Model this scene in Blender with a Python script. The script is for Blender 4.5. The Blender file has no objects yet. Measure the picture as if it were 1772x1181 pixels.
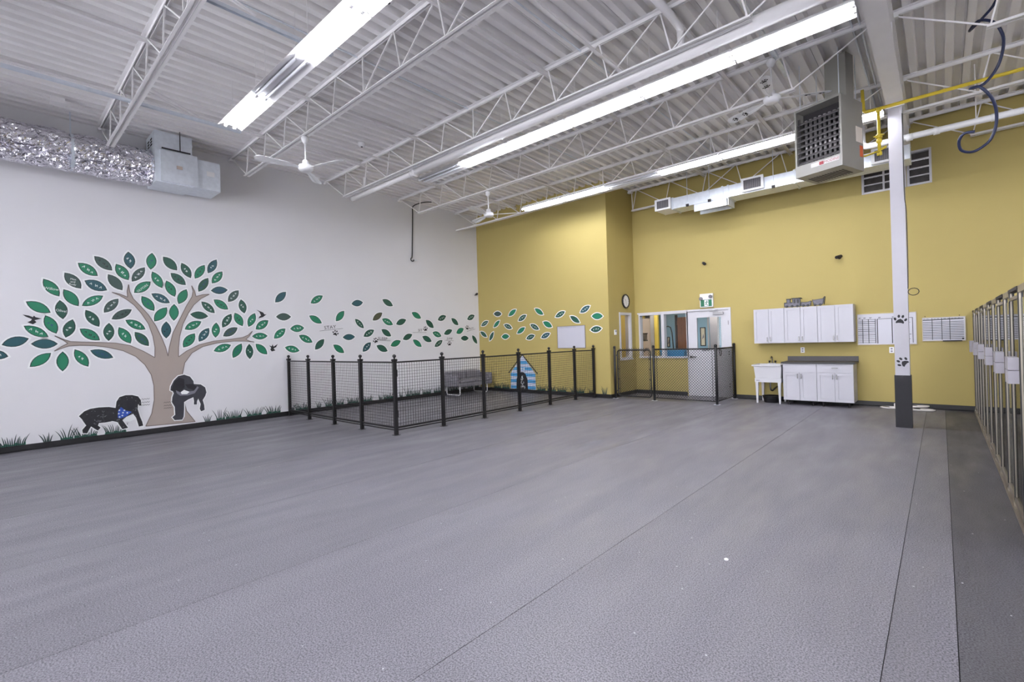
import bpy, math, random
from mathutils import Vector, Matrix
random.seed(7)
S = bpy.context.scene
COL = S.collection
R = math.radians

# ------------------------------------------------------------------ camera
cam_data = bpy.data.cameras.new('camera')
cam_data.sensor_fit = 'HORIZONTAL'
cam_data.sensor_width = 36.0
cam_data.lens = 16.762
cam_data.clip_start = 0.05
cam_data.clip_end = 100
cam = bpy.data.objects.new('camera', cam_data)
COL.objects.link(cam)
_r, _u, _b = (0.742991, 0.668644, -0.029658), (0.021976, 0.019917, 0.99956), (0.668941, -0.743315, 0.000104)
cam.matrix_world = Matrix(((_r[0], _u[0], _b[0], 11.0315), (_r[1], _u[1], _b[1], 0.0),
                           (_r[2], _u[2], _b[2], 1.54), (0, 0, 0, 1)))
S.camera = cam

# ------------------------------------------------------------------ world, exposure, light levels
world = bpy.data.worlds.new('world')
world.use_nodes = True
world.node_tree.nodes['Background'].inputs[0].default_value = (0.93, 0.94, 1.0, 1)
world.node_tree.nodes['Background'].inputs[1].default_value = 3.5
S.world = world
S.view_settings.view_transform = 'Standard'
S.view_settings.look = 'None'
S.view_settings.gamma = 1.0
S.view_settings.use_curve_mapping = False
S.view_settings.exposure = 1.12
TUBE_STRENGTH = 29.0          # emission of every lit fluorescent tube in the hall
OFFICE_STRENGTH = 5.0         # fill panels added in the rooms behind the windows

# ------------------------------------------------------------------ room dimensions (metres)
YA = 10.696      # face of the yellow box-out wall
YB = 12.092      # face of the yellow back wall
XB = 4.749       # side of the box-out
XR, YF = 16.0, -6.0
ZD = 5.55        # underside of the roof deck
JOIST_Y = [1.483, 3.575, 5.656, 7.769, 9.835, 11.90]

# ------------------------------------------------------------------ materials
def lin(c):
    return tuple(((v / 255) / 12.92 if v / 255 <= 0.04045 else ((v / 255 + 0.055) / 1.055) ** 2.4) for v in c)

MATS = {}
def mat(name, rgb, rough=0.5, metal=0.0, var=0.04, scale=6.0, bump=0.0, bscale=60.0, spec=0.5, emit=0.0, bdist=0.01):
    if name in MATS:
        return MATS[name]
    m = bpy.data.materials.new(name)
    m.use_nodes = True
    nt = m.node_tree
    b = nt.nodes['Principled BSDF']
    L = lin(rgb)
    tc = nt.nodes.new('ShaderNodeTexCoord')
    n = nt.nodes.new('ShaderNodeTexNoise')
    n.inputs['Scale'].default_value = scale
    n.inputs['Detail'].default_value = 4
    nt.links.new(tc.outputs['Object'], n.inputs['Vector'])
    mx = nt.nodes.new('ShaderNodeMix')
    mx.data_type = 'RGBA'
    mx.inputs['A'].default_value = tuple(max(0, v * (1 - var)) for v in L) + (1,)
    mx.inputs['B'].default_value = tuple(min(1, v * (1 + var)) for v in L) + (1,)
    nt.links.new(n.outputs['Fac'], mx.inputs['Factor'])
    nt.links.new(mx.outputs['Result'], b.inputs['Base Color'])
    b.inputs['Roughness'].default_value = rough
    b.inputs['Metallic'].default_value = metal
    b.inputs['Specular IOR Level'].default_value = spec
    if bump:
        n2 = nt.nodes.new('ShaderNodeTexNoise')
        n2.inputs['Scale'].default_value = bscale
        nt.links.new(tc.outputs['Object'], n2.inputs['Vector'])
        bp = nt.nodes.new('ShaderNodeBump')
        bp.inputs['Strength'].default_value = bump
        bp.inputs['Distance'].default_value = bdist
        nt.links.new(n2.outputs['Fac'], bp.inputs['Height'])
        nt.links.new(bp.outputs['Normal'], b.inputs['Normal'])
    if emit:
        b.inputs['Emission Color'].default_value = L + (1,)
        b.inputs['Emission Strength'].default_value = emit
    MATS[name] = m
    return m

def glass_mat(name, tint=(1, 1, 1), ior=1.5):
    m = bpy.data.materials.new(name)
    m.use_nodes = True
    nt = m.node_tree
    nt.nodes.remove(nt.nodes['Principled BSDF'])
    out = nt.nodes['Material Output']
    tr = nt.nodes.new('ShaderNodeBsdfTransparent')
    tr.inputs[0].default_value = tint + (1,)
    gl = nt.nodes.new('ShaderNodeBsdfGlossy')
    gl.inputs['Roughness'].default_value = 0.03
    fr = nt.nodes.new('ShaderNodeFresnel')
    fr.inputs['IOR'].default_value = ior
    mx = nt.nodes.new('ShaderNodeMixShader')
    nt.links.new(fr.outputs[0], mx.inputs[0])
    nt.links.new(tr.outputs[0], mx.inputs[1])
    nt.links.new(gl.outputs[0], mx.inputs[2])
    nt.links.new(mx.outputs[0], out.inputs[0])
    MATS[name] = m
    return m

def rubber_mat():
    m = mat('speckled_rubber', (115, 113, 120), rough=0.5, var=0.10, scale=0.9)
    nt = m.node_tree
    b = nt.nodes['Principled BSDF']
    tc = next(n for n in nt.nodes if n.type == 'TEX_COORD')
    base = next(n for n in nt.nodes if n.type == 'MIX')
    geo = nt.nodes.new('ShaderNodeNewGeometry')
    big = next(n for n in nt.nodes if n.type == 'TEX_NOISE')
    nt.links.new(geo.outputs['Position'], big.inputs['Vector'])
    # per-mat tone
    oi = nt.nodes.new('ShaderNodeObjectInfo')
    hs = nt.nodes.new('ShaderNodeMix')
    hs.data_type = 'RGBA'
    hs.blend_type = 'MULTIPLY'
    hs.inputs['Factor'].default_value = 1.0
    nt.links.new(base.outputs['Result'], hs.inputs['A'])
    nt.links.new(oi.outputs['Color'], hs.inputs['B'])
    # granules: dark and pale crumbs of the pressed rubber
    v = nt.nodes.new('ShaderNodeTexNoise')
    v.inputs['Scale'].default_value = 120
    v.inputs['Detail'].default_value = 2
    nt.links.new(geo.outputs['Position'], v.inputs['Vector'])
    cr = nt.nodes.new('ShaderNodeValToRGB')
    cr.color_ramp.elements[0].position = 0.36
    cr.color_ramp.elements[0].color = (0.25, 0.25, 0.27, 1)
    cr.color_ramp.elements[1].position = 0.60
    cr.color_ramp.elements[1].color = (1.5, 1.5, 1.5, 1)
    nt.links.new(v.outputs['Fac'], cr.inputs['Fac'])
    mul = nt.nodes.new('ShaderNodeMix')
    mul.data_type = 'RGBA'
    mul.blend_type = 'MULTIPLY'
    mul.inputs['Factor'].default_value = 0.7
    nt.links.new(hs.outputs['Result'], mul.inputs['A'])
    nt.links.new(cr.outputs['Color'], mul.inputs['B'])
    # pale flecks of dust
    f = nt.nodes.new('ShaderNodeTexVoronoi')
    f.inputs['Scale'].default_value = 7
    nt.links.new(geo.outputs['Position'], f.inputs['Vector'])
    fr = nt.nodes.new('ShaderNodeValToRGB')
    fr.color_ramp.elements[0].position = 0.03
    fr.color_ramp.elements[0].color = (1, 1, 1, 1)
    fr.color_ramp.elements[1].position = 0.045
    fr.color_ramp.elements[1].color = (0, 0, 0, 1)
    nt.links.new(f.outputs['Distance'], fr.inputs['Fac'])
    fl = nt.nodes.new('ShaderNodeMix')
    fl.data_type = 'RGBA'
    nt.links.new(fr.outputs['Color'], fl.inputs['Factor'])
    nt.links.new(mul.outputs['Result'], fl.inputs['A'])
    fl.inputs['B'].default_value = (0.5, 0.5, 0.52, 1)
    nt.links.new(fl.outputs['Result'], b.inputs['Base Color'])
    # scuffed sheen
    rn = nt.nodes.new('ShaderNodeTexNoise')
    rn.inputs['Scale'].default_value = 1.6
    rn.inputs['Detail'].default_value = 6
    mp = nt.nodes.new('ShaderNodeMapping')
    mp.inputs['Scale'].default_value = (2.2, 0.5, 1)
    nt.links.new(geo.outputs['Position'], mp.inputs['Vector'])
    nt.links.new(mp.outputs['Vector'], rn.inputs['Vector'])
    rr = nt.nodes.new('ShaderNodeMapRange')
    rr.inputs['From Min'].default_value = 0.3
    rr.inputs['From Max'].default_value = 0.7
    rr.inputs['To Min'].default_value = 0.36
    rr.inputs['To Max'].default_value = 0.6
    nt.links.new(rn.outputs['Fac'], rr.inputs['Value'])
    nt.links.new(rr.outputs['Result'], b.inputs['Roughness'])
    bp = nt.nodes.new('ShaderNodeBump')
    bp.inputs['Strength'].default_value = 0.25
    bp.inputs['Distance'].default_value = 0.004
    nt.links.new(v.outputs['Fac'], bp.inputs['Height'])
    nt.links.new(bp.outputs['Normal'], b.inputs['Normal'])
    return m

WALL_WHITE = mat('white_wall_paint', (226, 225, 228), 0.75, var=0.025, scale=1.2, bump=0.04, bscale=90)
WALL_YELLOW = mat('mustard_wall_paint', (178, 161, 97), 0.7, var=0.03, scale=1.2, bump=0.04, bscale=90)
STEEL_WHITE = mat('white_painted_steel', (236, 234, 235), 0.45, var=0.05, scale=4)
DECK = mat('white_painted_deck', (240, 238, 238), 0.6, var=0.07, scale=1.5)
RUBBER = rubber_mat()
SUBFLOOR = mat('dark_adhesive', (30, 30, 32), 0.9)
BASE_BLACK = mat('black_vinyl_base', (22, 21, 24), 0.45, var=0.12, scale=20)
BLACK = mat('black_enamel', (24, 23, 25), 0.4, var=0.2, scale=30)
BLACK_VINYL = mat('black_vinyl', (30, 31, 36), 0.55, var=0.15, scale=12)
CHARCOAL = mat('charcoal_column_pad', (29, 28, 34), 0.6, var=0.12, scale=8)
TRIM = mat('white_gloss_trim', (206, 205, 210), 0.35, var=0.02)
COLUMN_WHITE = mat('white_column_paint', (180, 178, 185), 0.5, var=0.03)
CABINET = mat('white_laminate', (186, 185, 192), 0.35, var=0.02)
PLASTIC_W = mat('white_plastic', (236, 236, 238), 0.35, var=0.02)
CHROME = mat('brushed_nickel', (128, 126, 126), 0.25, 1.0, var=0.05)
GALV = mat('galvanised_sheet', (222, 228, 236), 0.36, 0.4, var=0.14, scale=14)
ALU = mat('satin_aluminium', (158, 150, 138), 0.35, 0.8, var=0.06, scale=10)
COUNTER = mat('grey_speckled_laminate', (64, 60, 62), 0.4, var=0.35, scale=90)
COUNTER_EDGE = mat('dark_counter_edge', (26, 24, 26), 0.35, var=0.2, scale=60)
FABRIC = mat('grey_woven_fabric', (122, 120, 126), 0.9, var=0.25, scale=60, bump=0.3, bscale=200)
YELLOW_PIPE = mat('yellow_gas_paint', (206, 182, 52), 0.4, var=0.08)
NAVY = mat('navy_hose_rubber', (24, 33, 66), 0.4, var=0.1)
HEATER = mat('grey_heater_enamel', (142, 140, 134), 0.4, var=0.05)
DARK = mat('dark_recess_metal', (34, 30, 34), 0.6, var=0.3, scale=20)
BOARD = mat('whiteboard_enamel', (196, 195, 204), 0.25, var=0.01)
INK = mat('black_ink', (28, 28, 32), 0.6)
INK_GREY = mat('faded_marker', (140, 138, 150), 0.6)
INK_WHITE = mat('white_paint_pen', (232, 236, 234), 0.5)
INK_BLUE = mat('blue_marker', (46, 74, 120), 0.5)
LEAF = {'g': mat('leaf_green', (26, 124, 90), 0.4, var=0.08, scale=8), 'd': mat('leaf_dark_green', (34, 86, 70), 0.4, var=0.12, scale=8),
        'k': mat('leaf_grey_green', (58, 82, 76), 0.4, var=0.15, scale=8), 't': mat('leaf_teal', (34, 84, 92), 0.4, var=0.15, scale=8),
        'o': mat('leaf_olive', (76, 78, 58), 0.4, var=0.12, scale=8)}
LEAF_EDGE = mat('leaf_outline', (24, 44, 42), 0.5)
STICKER = mat('white_sticker_vinyl', (240, 242, 242), 0.4, var=0.01)
TAUPE = mat('taupe_trunk_vinyl', (166, 154, 146), 0.5, var=0.05, scale=3)
TAUPE_EDGE = mat('taupe_outline', (118, 108, 104), 0.5)
GRASS = mat('grass_vinyl', (24, 116, 86), 0.45, var=0.15, scale=20)
GRASS_DARK = mat('grass_blade_vinyl', (34, 58, 54), 0.45, var=0.2, scale=20)
GLASS = glass_mat('clear_pane')
KENNEL_GLASS = glass_mat('kennel_glass', (0.93, 0.96, 0.95))
TUBE_ON = mat('lit_tube', (244, 246, 255), 0.4, emit=TUBE_STRENGTH)
TUBE_OFF = mat('unlit_tube', (226, 228, 234), 0.3)

# ------------------------------------------------------------------ mesh builder
class MB:
    def __init__(self):
        self.v, self.f, self.m, self.slot = [], [], [], 0
    def add(self, vs, fs):
        o = len(self.v)
        self.v += [tuple(p) for p in vs]
        self.f += [tuple(o + i for i in f) for f in fs]
        self.m += [self.slot] * len(fs)
        return self
    def box(self, x0, x1, y0, y1, z0, z1):
        return self.add([(x0, y0, z0), (x1, y0, z0), (x1, y1, z0), (x0, y1, z0), (x0, y0, z1), (x1, y0, z1), (x1, y1, z1), (x0, y1, z1)],
                        [(0, 3, 2, 1), (4, 5, 6, 7), (0, 1, 5, 4), (1, 2, 6, 5), (2, 3, 7, 6), (3, 0, 4, 7)])
    def bar(self, p, q, w, h=None, up=(0, 0, 1)):
        p, q, h = Vector(p), Vector(q), w if h is None else h
        d = (q - p).normalized()
        s = d.cross(Vector(up))
        if s.length < 1e-4:
            s = d.cross(Vector((1, 0, 0)))
        s.normalize()
        t = s.cross(d)
        s, t = s * w / 2, t * h / 2
        return self.add([p - s - t, p + s - t, p + s + t, p - s + t, q - s - t, q + s - t, q + s + t, q - s + t],
                        [(0, 1, 2, 3), (7, 6, 5, 4), (0, 4, 5, 1), (1, 5, 6, 2), (2, 6, 7, 3), (3, 7, 4, 0)])
    def tube(self, pts, r, n=8, closed=False):
        pts = [Vector(p) for p in pts]
        rs = r if isinstance(r, (list, tuple)) else [r] * len(pts)
        k = len(pts)
        rings, prev = [], None
        for i, p in enumerate(pts):
            a = pts[(i - 1) % k] if (closed or i > 0) else p
            b = pts[(i + 1) % k] if (closed or i < k - 1) else p
            d = (b - a).normalized()
            if prev is None:
                s = d.cross(Vector((0, 0, 1)))
                if s.length < 1e-3:
                    s = d.cross(Vector((1, 0, 0)))
            else:
                s = prev - d * prev.dot(d)
            s.normalize()
            prev = s
            t = d.cross(s)
            rings.append([p + (s * math.cos(2 * math.pi * j / n) + t * math.sin(2 * math.pi * j / n)) * rs[i] for j in range(n)])
        vs = [v for g in rings for v in g]
        fs = []
        for i in range(k if closed else k - 1):
            for j in range(n):
                a, b = i * n, ((i + 1) % k) * n
                fs.append((a + j, a + (j + 1) % n, b + (j + 1) % n, b + j))
        if not closed:
            fs += [tuple(range(n - 1, -1, -1)), tuple((k - 1) * n + j for j in range(n))]
        return self.add(vs, fs)
    def lathe(self, prof, c=(0, 0, 0), n=16, axis='z'):
        vs = []
        for (r, z) in prof:
            for j in range(n):
                a = 2 * math.pi * j / n
                x, y = r * math.cos(a), r * math.sin(a)
                vs.append({'z': (c[0] + x, c[1] + y, c[2] + z), 'y': (c[0] + x, c[1] + z, c[2] + y), 'x': (c[0] + z, c[1] + x, c[2] + y)}[axis])
        fs = []
        for i in range(len(prof) - 1):
            for j in range(n):
                fs.append((i * n + j, i * n + (j + 1) % n, (i + 1) * n + (j + 1) % n, (i + 1) * n + j))
        fs += [tuple(range(n - 1, -1, -1)), tuple((len(prof) - 1) * n + j for j in range(n))]
        return self.add(vs, fs)
    def plate(self, fr, pts, h0, h1):
        """an outline in a wall frame, raised from h0 to h1"""
        n = len(pts)
        area = sum(pts[i][0] * pts[(i + 1) % n][1] - pts[(i + 1) % n][0] * pts[i][1] for i in range(n))
        if area < 0:
            pts = pts[::-1]
        vs = [fr.p(u, v, h1) for u, v in pts] + [fr.p(u, v, h0) for u, v in pts]
        fs = [tuple(range(n))] + [(i, i + n, (i + 1) % n + n, (i + 1) % n) for i in range(n)]
        return self.add(vs, fs)
    def build(self, name, mats, parent=None, smooth=False, local=False):
        me = bpy.data.meshes.new(name)
        vs = self.v
        if parent is None:
            xs, ys, zs = zip(*vs)
            org = Vector(((min(xs) + max(xs)) / 2, (min(ys) + max(ys)) / 2, min(zs)))
        else:
            org = Vector((0, 0, 0)) if local else ORG[parent]
        me.from_pydata([tuple(Vector(p) - org) for p in vs], [], self.f)
        mats = mats if isinstance(mats, (list, tuple)) else [mats]
        for m in mats:
            me.materials.append(m)
        for i, p in enumerate(me.polygons):
            p.material_index = min(self.m[i], len(mats) - 1)
        if smooth:
            for p in me.polygons:
                p.use_smooth = len(p.vertices) < 5
        me.update()
        o = bpy.data.objects.new(name, me)
        COL.objects.link(o)
        if parent is None:
            o.location = org
            ORG[o] = org.copy()
        else:
            o.parent = parent
            ORG[o] = ORG[parent].copy()
        return o

ORG = {}
class Frame:
    def __init__(self, o, u, n):
        self.o, self.u, self.n = Vector(o), Vector(u), Vector(n)
    def p(self, u, v, h):
        return self.o + self.u * u + Vector((0, 0, v)) + self.n * h

LEFT = Frame((0.0006, 0, 0), (0, 1, 0), (1, 0, 0))
OVER_TREE = Frame((0.0036, 0, 0), (0, 1, 0), (1, 0, 0))   # decals stuck over the tree and grass decals
BOXOUT = Frame((0, YA - 0.0006, 0), (1, 0, 0), (0, -1, 0))
BACK = Frame((0, YB, 0), (1, 0, 0), (0, -1, 0))
SIDE = Frame((XB, 0, 0), (0, 1, 0), (1, 0, 0))
COLUMN_FACE = Frame((0, 9.64, 0), (1, 0, 0), (0, -1, 0))

def tag(o, label=None, cat=None, group=None, kind=None):
    if label: o['label'] = label
    if cat: o['category'] = cat
    if group: o['group'] = group
    if kind: o['kind'] = kind
    return o

def thing(name, label, cat, loc=(0, 0, 0), rz=0.0, group=None):
    o = bpy.data.objects.new(name, None)
    o.empty_display_size = 0.1
    COL.objects.link(o)
    o.location = loc
    o.rotation_euler = (0, 0, rz)
    ORG[o] = Vector(loc)
    return tag(o, label, cat, group)

KIDS = {}
def copy_tree(o, parent=None):
    c = o.copy()
    COL.objects.link(c)
    c.parent = parent
    ORG[c] = ORG[o]
    for ch in o.children:
        copy_tree(ch, c)
    return c

def struct(o):
    return tag(o, kind='structure')

def lens(u0, v0, u1, v1, w, n=7, grow=0.0):
    """pointed leaf outline between two tips"""
    a, b = Vector((u0, v0)), Vector((u1, v1))
    d = (b - a).normalized()
    s = Vector((-d.y, d.x))
    a, b, w = a - d * grow * 1.5, b + d * grow * 1.5, w + 2 * grow
    L = (b - a).length
    up, dn = [], []
    for i in range(n + 1):
        t = i / n
        k = (4 * t * (1 - t)) ** 0.92 * w / 2
        c = a + d * L * t
        up.append(tuple(c + s * k))
        if 0 < i < n:
            dn.append(tuple(c - s * k))
    return up + dn[::-1]

def rect(u0, u1, v0, v1):
    return [(u0, v0), (u1, v0), (u1, v1), (u0, v1)]

def disc(u, v, ru, rv=None, n=14, rot=0.0):
    rv = ru if rv is None else rv
    out = []
    for j in range(n):
        a = 2 * math.pi * j / n
        x, y = ru * math.cos(a), rv * math.sin(a)
        out.append((u + x * math.cos(rot) - y * math.sin(rot), v + x * math.sin(rot) + y * math.cos(rot)))
    return out

def text(name, s, size, fr, u, v, rot, m, parent, h=0.004, squash=1.0):
    """raised lettering centred at (u, v) on a wall frame"""
    cu = bpy.data.curves.new(name, 'FONT')
    cu.body = s
    cu.size = size
    cu.align_x = 'CENTER'
    cu.align_y = 'CENTER'
    cu.resolution_u = 2
    tmp = bpy.data.objects.new(name, cu)
    COL.objects.link(tmp)
    dg = bpy.context.evaluated_depsgraph_get()
    me = bpy.data.meshes.new_from_object(tmp.evaluated_get(dg))
    bpy.data.objects.remove(tmp)
    bpy.data.curves.remove(cu)
    ca, sa = math.cos(rot), math.sin(rot)
    org = ORG[parent] if parent else Vector((0, 0, 0))
    for p in me.vertices:
        x, y = p.co.x * squash, p.co.y
        p.co = fr.p(u + x * ca - y * sa, v + x * sa + y * ca, h) - org
    me.materials.clear()
    me.materials.append(m)
    o = bpy.data.objects.new(name, me)
    COL.objects.link(o)
    o.parent = parent
    ORG[o] = org.copy()
    return o

def strokes(mb, fr, lines, w, h):
    """flat pen strokes on a wall frame"""
    for ln in lines:
        for (a, b) in zip(ln[:-1], ln[1:]):
            d = Vector((b[0] - a[0], b[1] - a[1]))
            if d.length < 1e-5:
                continue
            s = Vector((-d.y, d.x)).normalized() * w / 2
            mb.add([fr.p(a[0] - s.x, a[1] - s.y, h), fr.p(b[0] - s.x, b[1] - s.y, h), fr.p(b[0] + s.x, b[1] + s.y, h), fr.p(a[0] + s.x, a[1] + s.y, h)], [(0, 1, 2, 3)])
    return mb

def paw(mb, fr, u, v, s, rot, h0, h1):
    ca, sa = math.cos(rot), math.sin(rot)
    def at(x, y): return (u + (x * ca - y * sa) * s, v + (x * sa + y * ca) * s)
    pad = [at(x, y) for x, y in [(-.30, -.42), (-.12, -.36), (.12, -.36), (.30, -.42), (.34, -.28), (.20, -.06), (.0, .06), (-.20, -.06), (-.34, -.28)]]
    mb.plate(fr, pad, h0, h1)
    for x, y, r in [(-.42, .0, -.4), (-.16, .30, -.1), (.16, .30, .1), (.42, .0, .4)]:
        c = at(x, y)
        mb.plate(fr, disc(c[0], c[1], .105 * s, .16 * s, 10, rot - r), h0, h1)
    return mb

def sheet_with_holes(mb, u0, u1, v0, v1, holes, to3, depth):
    """wall slab: face at depth 0, back at `depth`, with rectangular openings"""
    us = sorted({u0, u1, *[h[0] for h in holes], *[h[1] for h in holes]})
    vs = sorted({v0, v1, *[h[2] for h in holes], *[h[3] for h in holes]})
    for i in range(len(us) - 1):
        for j in range(len(vs) - 1):
            cu, cv = (us[i] + us[i + 1]) / 2, (vs[j] + vs[j + 1]) / 2
            if any(h[0] < cu < h[1] and h[2] < cv < h[3] for h in holes):
                continue
            q = [(us[i], vs[j]), (us[i + 1], vs[j]), (us[i + 1], vs[j + 1]), (us[i], vs[j + 1])]
            mb.add([to3(a, b, 0) for a, b in q], [(0, 1, 2, 3)])
            mb.add([to3(a, b, depth) for a, b in q], [(3, 2, 1, 0)])
    for (a, b, c, d) in holes + [(u0, u1, v0, v1)]:
        q = [(a, c), (b, c), (b, d), (a, d)]
        for k in range(4):
            p, r = q[k], q[(k + 1) % 4]
            mb.add([to3(*p, 0), to3(*r, 0), to3(*r, depth), to3(*p, depth)], [(0, 1, 2, 3)])
    return mb

# ================================================================== STRUCTURE
floor = struct(MB().box(-0.2, XR + 0.2, YF - 0.2, YB + 0.3, -0.12, -0.008).build('floor', SUBFLOOR))
seams = [0.0, 1.25, 2.84, 4.43, 6.02, 7.61, 9.20, 10.80, 11.06, 12.39, 14.0, XR]
mat_tone = [.80, .84, .82, .90, .95, 1.04, 1.0, .86, .42, .6, .7]   # weaker light painted into the left rolls; dark worn strip by the kennels
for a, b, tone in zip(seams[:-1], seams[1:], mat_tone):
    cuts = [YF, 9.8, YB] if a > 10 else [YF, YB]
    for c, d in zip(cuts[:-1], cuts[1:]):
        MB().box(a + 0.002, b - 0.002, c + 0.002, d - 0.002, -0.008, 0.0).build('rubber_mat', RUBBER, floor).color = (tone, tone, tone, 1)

# walls
struct(sheet_with_holes(MB(), YF, YB + 0.3, -0.02, 5.75, [], lambda u, v, h: (-h, u, v), 0.2).build('wall_left', WALL_WHITE))
struct(sheet_with_holes(MB(), 0, XB - 0.12, -0.02, 5.75, [], lambda u, v, h: (u, YA + h, v), 0.12).build('wall_back_left', WALL_YELLOW))
WIN_S = (11.27, 11.80, 1.0, 2.15)
struct(sheet_with_holes(MB(), YA, YB + 0.12, -0.02, 5.75, [WIN_S], lambda u, v, h: (XB - h, u, v), 0.12).build('wall_side', WALL_YELLOW))
WIN_A, WIN_B, DOOR, WIN_H1, WIN_H2 = (4.895, 5.515, 1.0, 2.13), (5.58, 6.19, 1.0, 2.13), (6.215, 7.225, -0.02, 2.155), (9.915, 10.57, 4.335, 4.955), (10.63, 10.945, 4.335, 4.955)
struct(sheet_with_holes(MB(), XB, XR, -0.02, 5.75, [WIN_A, WIN_B, DOOR, WIN_H1, WIN_H2], lambda u, v, h: (u, YB + h, v), 0.14).build('wall_back', WALL_YELLOW))
struct(sheet_with_holes(MB(), YF, YB + 0.3, -0.02, 5.75, [], lambda u, v, h: (XR + h, u, v), 0.2).build('wall_right', WALL_WHITE))
# front wall behind the camera; its glazing is added for fill daylight
FILL_BAYS = [(0.8 + 2.45 * k, 2.85 + 2.45 * k, 0.5, 5.0) for k in range(6)]
struct(sheet_with_holes(MB(), 0, XR, -0.02, 5.75, FILL_BAYS, lambda u, v, h: (u, YF - h, v), 0.2).build('wall_front', WALL_WHITE))

# baseboards: black cove base with a lip on the floor
def baseboard(name, p, q, n):
    m = MB()
    p, q, n = Vector((*p, 0)), Vector((*q, 0)), Vector((*n, 0))
    prof = [(0, 0), (0.032, 0), (0.032, 0.006), (0.012, 0.02), (0.008, 0.097), (0, 0.099)]
    vs = [p + n * a + Vector((0, 0, b)) for a, b in prof] + [q + n * a + Vector((0, 0, b)) for a, b in prof]
    k = len(prof)
    m.add(vs, [(i, (i + 1) % k, (i + 1) % k + k, i + k) for i in range(k)] + [tuple(range(k)), tuple(range(2 * k - 1, k - 1, -1))])
    return struct(m.build(name, BASE_BLACK))
baseboard('baseboard_left', (0.0, YF), (0.0, YA), (1, 0))
baseboard('baseboard_back_left', (0, YA), (XB, YA), (0, -1))
baseboard('baseboard_side', (XB, YA - 0.008), (XB, YB), (1, 0))
baseboard('baseboard_back', (XB, YB), (6.17, YB), (0, -1))
baseboard('baseboard_back_right', (7.275, YB), (XR, YB), (0, -1))

# roof deck: fluted steel panels
ceiling = struct(MB().box(-0.2, XR + 0.2, YF - 0.2, YB + 0.3, 5.66, 5.78).build('ceiling', DECK))
PITCH, DEPTH = 0.203, 0.085
prof = []
for k in range(4):
    x = k * PITCH
    prof += [(x + 0.004 if k == 0 else x, ZD), (x + 0.085, ZD), (x + 0.103, ZD + DEPTH), (x + 0.185, ZD + DEPTH)]
prof += [(4 * PITCH - 0.002, ZD + 0.002)]
pm = MB()
n = len(prof)
pm.add([(x, YF, z) for x, z in prof] + [(x, YB + 0.1, z) for x, z in prof] + [(x, YF, z + 0.004) for x, z in prof] + [(x, YB + 0.1, z + 0.004) for x, z in prof],
       [(i, i + 1, i + 1 + n, i + n) for i in range(n - 1)] + [(2 * n + i, 3 * n + i, 3 * n + i + 1, 2 * n + i + 1) for i in range(n - 1)])
panel0 = pm.build('deck_panel', DECK, ceiling)
k = 1
while k * 4 * PITCH < XR - 0.3:
    c = panel0.copy()
    COL.objects.link(c)
    c.location.x += k * 4 * PITCH
    k += 1

# ------------------------------------------------------------------ roof steel
def joist(y, x0, x1, bx0, bx1, label, ext0=False, ext1=False, vis=True):
    t = thing('roof_joist', label, 'roof joist', (x0, y, 4.96), group='open-web roof joists')
    zt, zb = ZD, 4.965
    m = MB()
    for s in (-1, 1):
        m.box(x0, x1, y + s * 0.014, y + s * 0.062, zt - 0.006, zt)
        m.box(x0, x1, y + s * 0.012, y + s * 0.018, zt - 0.05, zt)
    for xa in (x0, x1 - 0.12):
        m.box(xa, xa + 0.12, y - 0.05, y + 0.05, zt - 0.085, zt - 0.045)
    m.build('top_chord', STEEL_WHITE, t)
    m = MB()
    a, b = (x0 if ext0 else bx0), (x1 if ext1 else bx1)
    for s in (-1, 1):
        m.box(a, b, y + s * 0.014, y + s * 0.055, zb, zb + 0.006)
        m.box(a, b, y + s * 0.012, y + s * 0.018, zb, zb + 0.045)
    m.build('bottom_chord', STEEL_WHITE, t)
    nb = max(2, round((bx1 - bx0) / 0.87))
    B = [bx0 + 0.03 + (bx1 - bx0 - 0.06) * i / nb for i in range(nb + 1)]
    mid = (bx0 + bx1) / 2
    top, bot = zt - 0.04, zb + 0.03
    webs = []
    for i, x in enumerate(B):
        if x < mid - 0.1:
            webs += [((x + 0.12, top), (x, bot)), ((x + 0.15, top), (B[i + 1], bot))]
        elif x > mid + 0.1:
            webs += [((x - 0.12, top), (x, bot)), ((x - 0.15, top), (B[i - 1], bot))]
        else:
            webs += [((x, top), (x, bot))]
    webs += [((x0 + 0.1, zt - 0.06), (B[0], bot)), ((x1 - 0.1, zt - 0.06), (B[-1], bot))]
    for (p, q) in webs:
        MB().bar((p[0], y, p[1]), (q[0], y, q[1]), 0.017, 0.017).build('web_bar', STEEL_WHITE, t)
    return t
JL = ['white open-web roof joist crossing above the foil-wrapped duct',
      'white open-web roof joist carrying the fan above the tree mural',
      'white open-web roof joist beside the long drain pipe',
      'white open-web roof joist carrying the fan with paw print blades',
      'white open-web roof joist in line with the steel column',
      'white open-web roof joist running along the yellow back wall']
for i, y in enumerate(JOIST_Y):
    joist(y, XB + 0.01 if i == 5 else 0.01, 10.56, XB + 0.1 if i == 5 else 0.85, 9.57, JL[i], ext0=(i == 4), ext1=(i == 4))
for i, y in ((3, 7.80), (4, 9.88), (5, 11.93)):
    joist(y, 10.6, XR - 0.02, 11.5, XR - 0.9, ['', '', '', 'white roof joist beyond the main beam behind the blue hose', 'white roof joist beyond the beam braced to the column top', 'white roof joist beyond the beam over the white vent pipe'][i], ext0=(i == 4))

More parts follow.
